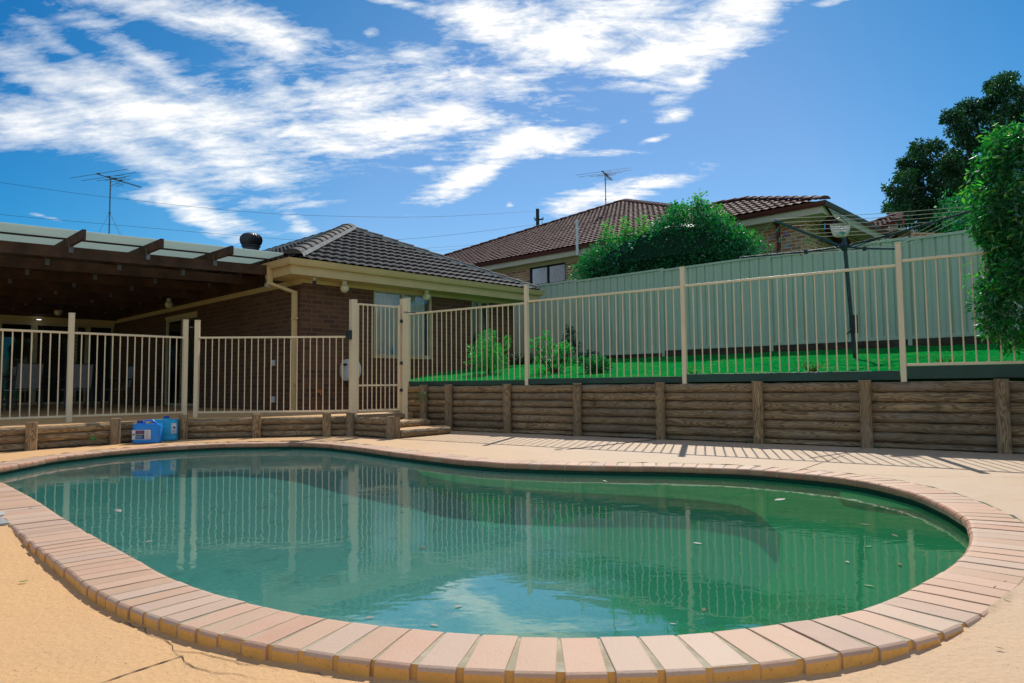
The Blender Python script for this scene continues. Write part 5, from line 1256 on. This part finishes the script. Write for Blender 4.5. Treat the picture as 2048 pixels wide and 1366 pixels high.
mb.add(vs, [(i * K + k, i * K + (k + 1) % K, (i + 1) * K + (k + 1) % K, (i + 1) * K + k) for i in range(3) for k in range(K)] + [tuple(range(K))[::-1]]); bo = mb.build('basket_body', 'white_plastic', bk, smooth=True)
w1 = bo.modifiers.new('w', 'SUBSURF'); w1.levels = w1.render_levels = 1; w2 = bo.modifiers.new('wf', 'WIREFRAME'); w2.thickness = .010
mb = MB(); mb.lathe(c - Z * .06, [(.05, 0), (.07, .03), (.055, .055)], 14); mb.build('heap_of_pegs', 'peg_teal', bk, smooth=True)
mb = MB(); mb.path([c - X * .13 + Z * .08, c - X * .04 + Z * .17, c + Z * .19, c + X * .04 + Z * .17, c + X * .13 + Z * .08], .006, 6); mb.path([c + Z * .19, c + Z * .23, c + Z * .25 + X * .02], .006, 6); mb.build('hanger', 'hoist_green', bk)

# ================================================================ PLANTS
def leaf(mb, p, d, up, L, wd, fold=.25, mi=0):
    s_ = d.cross(up)
    if s_.length < 1e-3: return
    s_.normalize(); n_ = s_.cross(d); m_ = p + d * L * .45; tip = p + d * L - n_ * L * .08
    mb.add([p, m_ + s_ * wd * .5 + n_ * wd * fold, tip, m_ - s_ * wd * .5 + n_ * wd * fold], [(0, 1, 2), (0, 2, 3)], mi)
def rv(): 
    while True:
        v_ = V((random.uniform(-1, 1), random.uniform(-1, 1), random.uniform(-1, 1)))
        if .05 < v_.length < 1: return v_.normalized()
def clump(mb, c, r_, n, L, wd, droop=.2, mi=0, shell_=.5):
    for _ in range(n):
        o_ = rv(); rr = random.random() ** (shell_) ; p = c + V((o_.x * r_.x, o_.y * r_.y, o_.z * r_.z)) * rr
        d = (o_ * .8 + rv() * .8 + V((0, 0, -droop))).normalized(); k = random.uniform(.65, 1.25); leaf(mb, p, d, rv() + Z * .7, L * k, wd * k, mi=mi)
def plant(name, label, cat, base, blobs, leafm, L, wd, trunk=None, droop=.2, group=None, shell_=.45):
    t_ = thing(name, label, cat, tuple(base), group); mb = MB(); mats = leafm if isinstance(leafm, list) else [leafm]
    for bl in blobs: c, r_, n = bl[:3]; clump(mb, c, r_, n, L, wd, droop, bl[3] if len(bl) > 3 else 0, shell_)
    mb.build('crown', mats, t_)
    if trunk:
        mb = MB(); [mb.path(tp_, tr, 7) for tp_, tr in trunk]; mb.build('trunk', 'bark', t_, smooth=True)
    return t_
random.seed(77)
# big hedge plant at the right edge, rooted on the lawn and overhanging the fence
hb = V((6.2, 7.3, .85)); blobs = []
def hedge_r(z):   # crown outline: broad above, tucked in below
    if z < 1.35: return .80 + (z - 1.0) * .95
    return 1.14 if z < 2.55 else 1.14 * max(0, 1 - ((z - 2.55) / .74) ** 4) ** .5 
for _ in range(860):
    z = random.uniform(1.06, 3.24); a = random.uniform(0, 2 * math.pi); rr = hedge_r(z)
    if rr < .15: continue
    wv = 1 + .16 * noise.noise(V((math.cos(a) * 2, math.sin(a) * 2, z * 1.8))); c = V((5.84 + math.cos(a) * rr * wv * .93, 6.75 + math.sin(a) * rr * wv, z))
    if c.y > 7.1: continue
    blobs.append((c, V((.14, .14, .15)), 92, 0))
for _ in range(110):
    z = random.uniform(1.6, 3.3); a = random.uniform(2.6, 5.2); rr = hedge_r(min(z, 3.1)) + .05
    if rr < .2: continue
    blobs.append((V((5.84 + math.cos(a) * rr * .93, 6.75 + math.sin(a) * rr, z)), V((.10, .10, .12)), 13, 1))
plant('hedge_shrub', 'large glossy green hedge shrub overhanging the pool fence at the right edge', 'shrub', hb, blobs, ['hedge_leaf', 'shoot_leaf'], .075, .026,
      [([hb, hb + V((-.3, -.3, .8)), V((5.8, 6.8, 2.4))], [.06, .05, .03]), ([hb, hb + V((-.5, -.1, .6)), V((5.0, 6.6, 2.2))], [.05, .04, .02])], .35)
# dense core so the crown is closed
h_ = [o_ for o_ in C.objects if o_.get('category') == 'shrub'][-1]
mb = MB(); prof = [(.02, 0), (.45, .1), (.85, .45), (.92, .9), (.85, 1.25), (.55, 1.55), (.02, 1.68)]; mb.lathe(V((5.86, 6.85, 1.2)), prof, 18, wob=lambda k: 1 + .06 * math.sin(k * 2.3)); mb.build('filler_core', 'dark_leaf', h_)

# neighbour's bush over the back fence
random.seed(5); bc = lambda px, py, s_=13.2: None
def behind(px, py, off_):   # point behind the boundary fence on a sight line
    a = b0 + (-nb_) * off_; d = ray(px, py); n_ = nb_; t_ = (a - CAM).dot(n_) / d.dot(n_); return CAM + d * t_
blobs = []
outline = [(1165, 520), (1185, 500), (1210, 490), (1240, 480), (1275, 470), (1310, 455), (1335, 435), (1360, 415), (1400, 410), (1430, 425), (1450, 445), (1470, 462), (1500, 475), (1515, 490)]
for x, ytop in outline:
    ybot = 560 - (x - 1160) * .16; y = ytop + 8
    while y < ybot + 6:
        for dd in (.45, .85, 1.25):
            blobs.append((behind(x + random.uniform(-12, 12), y + random.uniform(-5, 5), dd), V((.26, .26, .2)), 80, 0))
        y += 15
for x, y, n_ in ((1215, 455, 30), (1212, 470, 40), (1250, 452, 34), (1252, 468, 50), (1285, 445, 30), (1287, 462, 40), (1232, 482, 40), (1455, 440, 30), (1435, 425, 30), (1420, 452, 30), (1345, 425, 40), (1310, 462, 30), (1390, 408, 44), (1402, 398, 30), (1372, 418, 40), (1505, 478, 30), (1480, 468, 26)):
    blobs.append((behind(x, y, .9), V((.15, .15, .20)), n_ * 2, 1))
bush_core = [behind(x_, 560 - (x_ - 1160) * .16, .9) for x_ in range(1190, 1500, 30)]
bb = behind(1340, 560, .9); bb.z = 1.8
plant('hedge_shrub', 'bushy green shrub with pale new shoots rising over the metal boundary fence', 'shrub', bb, blobs, ['bush_leaf', 'shoot_leaf'], .085, .045, [([bb, h2(bb, 3.4)], [.06, .03]), ([bb, behind(1390, 430, .9)], [.05, .015]), ([bb, behind(1250, 470, .9)], [.04, .012])], .1)
h_ = [o_ for o_ in C.objects if o_.get('category') == 'shrub'][-1]
mb = MB(); mb.path([p_ + Z * (.05 + .28 * math.sin(k_ / 10 * math.pi)) for k_, p_ in enumerate(bush_core)], [.22 + .42 * math.sin((k_ + .3) / 10.8 * math.pi) for k_ in range(len(bush_core))], 10); mb.build('filler_core', 'dark_leaf', h_)  # solid dark core added inside the bush to stop light passing through
# dark tree on the right
random.seed(9); tb0 = at(1990, 560, 25.5); tb0.z = 1.0; blobs = []; lim = []
fork = at(1985, 440, 25.5)
tips_ = [(1820, 330, 16), (1870, 380, 34), (1895, 345, 26), (1850, 350, 26), (1960, 340, 40), (1985, 290, 36), (1935, 340, 26), (1990, 215, 22), (1820, 410, 30), (1880, 430, 40), (1800, 365, 26), (1830, 395, 30), (1790, 405, 24), (1855, 300, 22), (1880, 345, 34), (1838, 305, 14), (1905, 375, 40), (1860, 410, 36), (1930, 235, 26), (1950, 215, 22), (1925, 265, 24), (1960, 265, 40), (1950, 310, 40), (2010, 180, 24), (2022, 205, 28), (2000, 235, 34), (2040, 235, 34), (2045, 190, 12), (2030, 290, 50), (1985, 330, 50), (2070, 260, 50), (2090, 330, 60), (1930, 420, 50), (2000, 400, 60), (1800, 425, 22), (1790, 440, 14), (1960, 380, 50), (1900, 315, 14), (1905, 232, 12), (1850, 450, 30), (1815, 345, 16), (1990, 172, 10), (2015, 162, 12), (1915, 450, 40), (2060, 420, 60)]
for x, y, rpx in tips_:
    r_ = rpx * 25.5 / F * 1.15; c = at(x, y, 25.5 + random.uniform(-1.0, 1.0)); lim.append(([fork, fork.lerp(c, .5) + Z * .25, c], [.09, .05, .015]))
    for _ in range(int(3 + rpx * .28)):
        o_ = rv(); blobs.append((c + o_ * r_ * .75, V((.24, .24, .19)), 95))
plant('gum_tree', 'tall dark green tree with open crown beyond the metal fence at the right', 'tree', tb0, blobs, 'tree_leaf', .13, .065, [([tb0, tb0.lerp(fork, .5), fork], [.24, .2, .14])] + lim, .3)
# brighter bush in front of it
random.seed(10); blobs = []
for _ in range(70): blobs.append((at(random.uniform(1890, 1985), random.uniform(395, 470), 17.5 + random.uniform(-.6, .6)), V((.3, .3, .24)), 40))
q = at(1940, 480, 17.5); q.z = 1.8; plant('shrub', 'mid green shrub between the dark tree and the big hedge at the right', 'shrub', q, blobs, 'bush_leaf', .08, .035, [([q, h2(q, 4.6)], [.07, .03])])
# garden shrubs behind the pool fence
def gp(px, Yd): p = at(px, 770, Yd); p.z = .76 + .05 * max(0, Yd - 10); return p
random.seed(12)
g = gp(978, 12.6); blobs = []
for _ in range(70): o_ = rv(); c = at(977, 712, 12.6) + V((o_.x * .34, o_.y * .3, o_.z * .36)) * random.random() ** .4; blobs.append((c, V((.09, .09, .09)), 30))
plant('garden_shrub', 'round bright green shrub in front of the brown brick wall', 'shrub', g, blobs + [(at(980, 668, 12.6), V((.12, .1, .08)), 70), (at(1012, 684, 12.5), V((.08, .08, .1)), 60), (at(945, 700, 12.5), V((.1, .1, .1)), 50), (at(935, 728, 12.5), V((.07, .07, .03)), 24), (at(1010, 745, 12.5), V((.08, .07, .05)), 34)], 'bright_leaf', .062, .018, [([g, g + V((0, 0, .3))], [.03, .02])], -.2)
g = gp(1112, 11.6); blobs = []; tr = []
for x, y, n_ in ((1060, 686, 26), (1075, 690, 30), (1090, 678, 40), (1103, 692, 46), (1086, 703, 50), (1120, 698, 46), (1112, 712, 40), (1080, 720, 46), (1085, 742, 60), (1092, 755, 60), (1130, 690, 40), (1136, 724, 34), (1076, 752, 50), (1107, 724, 30), (1145, 742, 24), (1098, 672, 16), (1140, 700, 20)):
    c = at(x, y, 11.6 + random.uniform(-.25, .25)); blobs.append((c, V((.085, .085, .06)), n_)); tr.append(([g, g.lerp(c, .5) + V((0, 0, -.02)), c], [.013, .008, .004]))
plant('garden_shrub', 'sparse leafy shrub with bare stems just right of a cream fence post', 'shrub', g, blobs, 'bright_leaf', .075, .032, tr, -.1)
g = gp(1192, 10.9); blobs = []
for _ in range(34): o_ = rv(); blobs.append((at(1190, 732, 10.9) + V((o_.x * .22, o_.y * .2, o_.z * .15)) * random.random() ** .4, V((.07, .07, .06)), 22))
blobs += [(at(1160, 722, 10.9), V((.08, .06, .05)), 40), (at(1205, 755, 10.9), V((.12, .1, .08)), 60)]
plant('garden_shrub', 'low glossy shrub with shiny leaves at the left end of the lawn', 'shrub', g, blobs, ['bush_leaf'], .065, .032, [([g, g + V((0, 0, .2))], [.03, .02])], -.2)
g = gp(1142, 15.8); blobs = []
for _ in range(60): z = random.random(); a = random.uniform(0, 6.28); r_ = .36 * (1 - z) ** .8 + .04; c = at(1142, 742, 15.8) + V((math.cos(a) * r_ * random.random() ** .4, math.sin(a) * r_, z * 1.0)); blobs.append((c, V((.08, .08, .09)), 40))
plant('conifer', 'dark pointed conifer against the metal boundary fence', 'shrub', g, blobs, 'dark_leaf', .05, .016, [([g, g + V((0, 0, .5))], [.03, .02])], -.4)
g = gp(1180, 15.5); plant('garden_shrub', 'small dark shrub low between the conifer and the lawn', 'shrub', g, [(at(x, y, 15.5), V((.16, .16, .1)), 120) for x, y in ((1170, 712), (1184, 710), (1178, 722), (1166, 730))], 'dark_leaf', .06, .03)
g = gp(1045, 16.4); plant('garden_shrub', 'dark shrub in the timber bed beside the house end', 'shrub', g, [(at(x, y, 16.4), V((.2, .2, .12)), 150) for x, y in ((1038, 716), (1048, 722), (1064, 718), (1042, 728), (1058, 730), (1072, 724))], 'dark_leaf', .07, .03)
gb = thing('timber_garden_bed', 'grey timber-sided garden bed at the foot of the metal fence behind the sparse shrub', 'garden bed', tuple(h2(at(1025, 760, 16.0), .75)))
for k in range(3):
    a = at(1022, 740 + k * 8, 15.6); b = at(1092, 740 + k * 8, 15.6); mb = MB(); mb.beam(a, b, .05, .082); mb.build('board', 'mortar_bed' if k == 0 else 'pine_log', gb, bevel=.005)
for i_, (px, Yd, lab) in enumerate(((1388, 8.95, 'small sparse weed beside the cream post left of the lawn middle'), (1625, 8.35, 'low russet and green tuft behind the fence pickets left of the clothesline pole'), (1888, 7.55, 'low russet tuft behind the pickets near the big hedge'), (1400, 9.0, None))):
    if lab is None: continue
    g = gp(px, Yd); g.z = .80; t_ = thing('garden_tuft', lab, 'plant', tuple(g)); mb = MB(); st_ = MB()
    for k in range(26 if i_ else 12):
        a = random.uniform(0, 6.28); l_ = random.uniform(.06, .20); d = V((math.cos(a) * .75, math.sin(a) * .5, random.uniform(.5, 1.2))).normalized(); st_.path([g + d * .01, g + d * l_], [.003, .0015], 4)
        for _ in range(7): leaf(mb, g + d * l_ * random.uniform(.3, 1), (d + rv() * .8).normalized(), Z, .04, .014, mi=0 if random.random() < .55 and i_ else 1)
    mb.build('leaves', ['russet_leaf', 'bright_leaf'], t_); st_.build('stem', 'russet_leaf', t_)
# plants growing out of the walls
for (px, py, Yd, n_, s_, lab) in ((843, 789, 11.35, 70, .10, 'fresh green fern sprouting from the top of the tall log wall near the gate'), (845, 801, 11.3, 50, .10, 'green moss tuft in the second joint of the tall log wall near the gate'), (192, 875, 8.85, 40, .05, 'tiny green weed between the lower logs of the left wall')):
    c = at(px, py, Yd) + V((0, -.06, 0)); plant('wall_weed', lab, 'plant', c, [(c, V((s_, .03, s_ * .3)), n_)], 'bush_leaf', .035, .01)
for k, (px, lab) in enumerate(((1350, 'weed'), (1760, 'weed'), (1500, 'weed'), (1440, 'weed'))):
    c = wl(px) + nW * .12 + Z * .01; tt_ = plant('wall_weed', 'tiny weed at the foot of the tall log wall', 'plant', c, [(c + Z * .012, V((.06, .03, .015)), 26)], 'bush_leaf', .025, .008, group='tiny weeds along the foot of the wall')

# ================================================================ LITTER ON WATER AND DECK
def leafmesh(name, L, wd, mat, curl=.2):
    mb = MB(); n_ = 6; vs = []
    for i in range(n_ + 1):
        t_ = i / n_; w_ = wd * math.sin(math.pi * (t_ * .92 + .04)) ** .8 * .5; z = curl * L * (t_ - .5) ** 2
        vs += [V((t_ * L - L / 2, -w_, z + w_ * .3)), V((t_ * L - L / 2, 0, z)), V((t_ * L - L / 2, w_, z + w_ * .3))]
    mb.add(vs, [(3 * i + q, 3 * i + q + 3, 3 * i + q + 4, 3 * i + q + 1)[::-1] for i in range(n_) for q in (0, 1)]); o_ = mb.build(name, mat, smooth='all')
    sm = o_.modifiers.new('s', 'SOLIDIFY'); sm.thickness = .0006; return o_
random.seed(31)
protos = {}
def litter(kind, px, py, z, size, label, group, rz=None):
    p = onz(px, py, z)
    if kind not in protos: o_ = leafmesh('fallen_leaf', 1.0, {'dry_leaf': .34, 'green_leaf': .38, 'pale_leaf': .5}[kind], kind); protos[kind] = o_
    else: o_ = protos[kind].copy(); C.objects.link(o_)
    if group == 'deck': z -= drop(p.x, p.y)
    o_.location = (p.x, p.y, z + .0015); o_.scale = (size * .72,) * 3; o_.rotation_euler = (random.uniform(-.12, .12), random.uniform(-.12, .12), rz if rz is not None else random.uniform(0, 6.28))
    tag(o_, label, 'leaf', 'leaves lying on the pool deck' if group == 'deck' else 'leaves floating on the pool water')
for kind, x, y, s_, lab in (('pale_leaf', 236, 1023, .11, 'white papery leaf floating at the left of the pool'), ('pale_leaf', 297, 1084, .055, 'small pale leaf floating below the white papery leaf'), ('dry_leaf', 845, 1097, .085, 'narrow brown leaf floating in mid pool left of the reflected posts'), ('pale_leaf', 916, 1214, .05, 'grey curled leaf floating in the reflected cloud'),
                            ('pale_leaf', 868, 1252, .045, 'pale leaf floating close to the near coping'), ('pale_leaf', 738, 1237, .045, 'faint grey leaf floating at the lower left of the reflected sky'), ('dry_leaf', 1408, 1221, .05, 'brown leaf floating near the coping at lower right'), ('pale_leaf', 1346, 1249, .03, 'tiny pale leaf close to the near coping at right'),
                            ('green_leaf', 1738, 1094, .065, 'bright green leaf floating beside the reflected clothesline pole'), ('green_leaf', 1210, 963, .08, 'green leaf floating by the far coping'), ('green_leaf', 1739, 1173, .06, 'olive leaf floating near the right coping'), ('dry_leaf', 480, 1074, .03, 'tiny dark leaf floating between reflected pickets'),
                            ('pale_leaf', 1695, 1125, .05, 'white feathery leaf floating right of centre'), ('dry_leaf', 1800, 1130, .07, 'dark leaf floating near the right end of the pool'), ('pale_leaf', 1560, 1001, .12, 'large pale leaf floating over the green bench'), ('dry_leaf', 1730, 1050, .07, 'russet leaf floating over the green bench'), ('pale_leaf', 1395, 1088, .06, 'thin pale twig-like leaf right of mid pool'), ('dry_leaf', 1790, 1072, .06, 'reddish leaf in the green shallows at right')):
    litter(kind, x, y, WZ, s_, lab, 'water')
k_ = 0
while k_ < 70:
    i = random.randrange(N0); f = random.random() ** .8; q = off(i, -.05).lerp(spine(ring0[i]), f); sz = random.uniform(.006, .016)
    kind = random.choice(['pale_leaf', 'pale_leaf', 'pale_leaf', 'dry_leaf', 'green_leaf']); 
    o_ = protos[kind].copy(); C.objects.link(o_); o_.location = (q.x, q.y, WZ + .0012); o_.scale = (sz,) * 3; o_.rotation_euler = (0, 0, random.uniform(0, 6.28)); o_.name = 'leaf_speck'
    tag(o_, 'tiny leaf speck drifting on the pool water', 'leaf', 'tiny specks of leaf on the pool water'); k_ += 1
for kind, x, y, s_, lab in (('green_leaf', 48, 1143, .05, 'small green leaf on the ochre deck at the left'), ('dry_leaf', 1118, 899, .17, 'large dark curled leaf in the fence shadow on the deck'), ('green_leaf', 1824, 928, .09, 'green leaf on the deck between fence shadows at right'), ('dry_leaf', 1690, 905, .08, 'brown leaf by the deck joint near the tall wall'), ('green_leaf', 2013, 1197, .03, 'little green sprout-like leaf by the right coping'),
                            ('dry_leaf', 1998, 1285, .03, 'small dark leaf on the deck in the lower right corner'), ('dry_leaf', 805, 878, .05, 'tiny brown leaf below the garden steps'), ('pale_leaf', 64, 1015, .05, 'pale leaf lying on the left coping')):
    litter(kind, x, y, .004 if x != 64 else .006, s_, lab, 'deck')
# skimmer lid at the left edge of the picture
p = onz(-34, 1033, 0); t_ = thing('skimmer_lid', 'pale round skimmer lid set in a grey surround at the left edge of the deck', 'lid', (p.x, p.y, 0))
dd_ = (onz(0, 1020, 0) - onz(60, 1060, 0)).normalized(); dd_.z = 0; nn_ = V((-dd_.y, dd_.x, 0))
mb = MB(); mb.lathe(V((p.x, p.y, .004)), [(.10, 0), (.098, .007), (.08, .010), (.03, .011)], 28); mb.build('lid', 'skimmer_lid', t_, smooth=True)
q = onz(-14, 1045, 0); mb = MB(); mb.obox(V((q.x - .10, q.y - .0, 0)), dd_, nn_, Z, -.16, .16, -.13, .11, -.01, .003); mb.build('surround', 'mortar_bed', t_, bevel=.002)
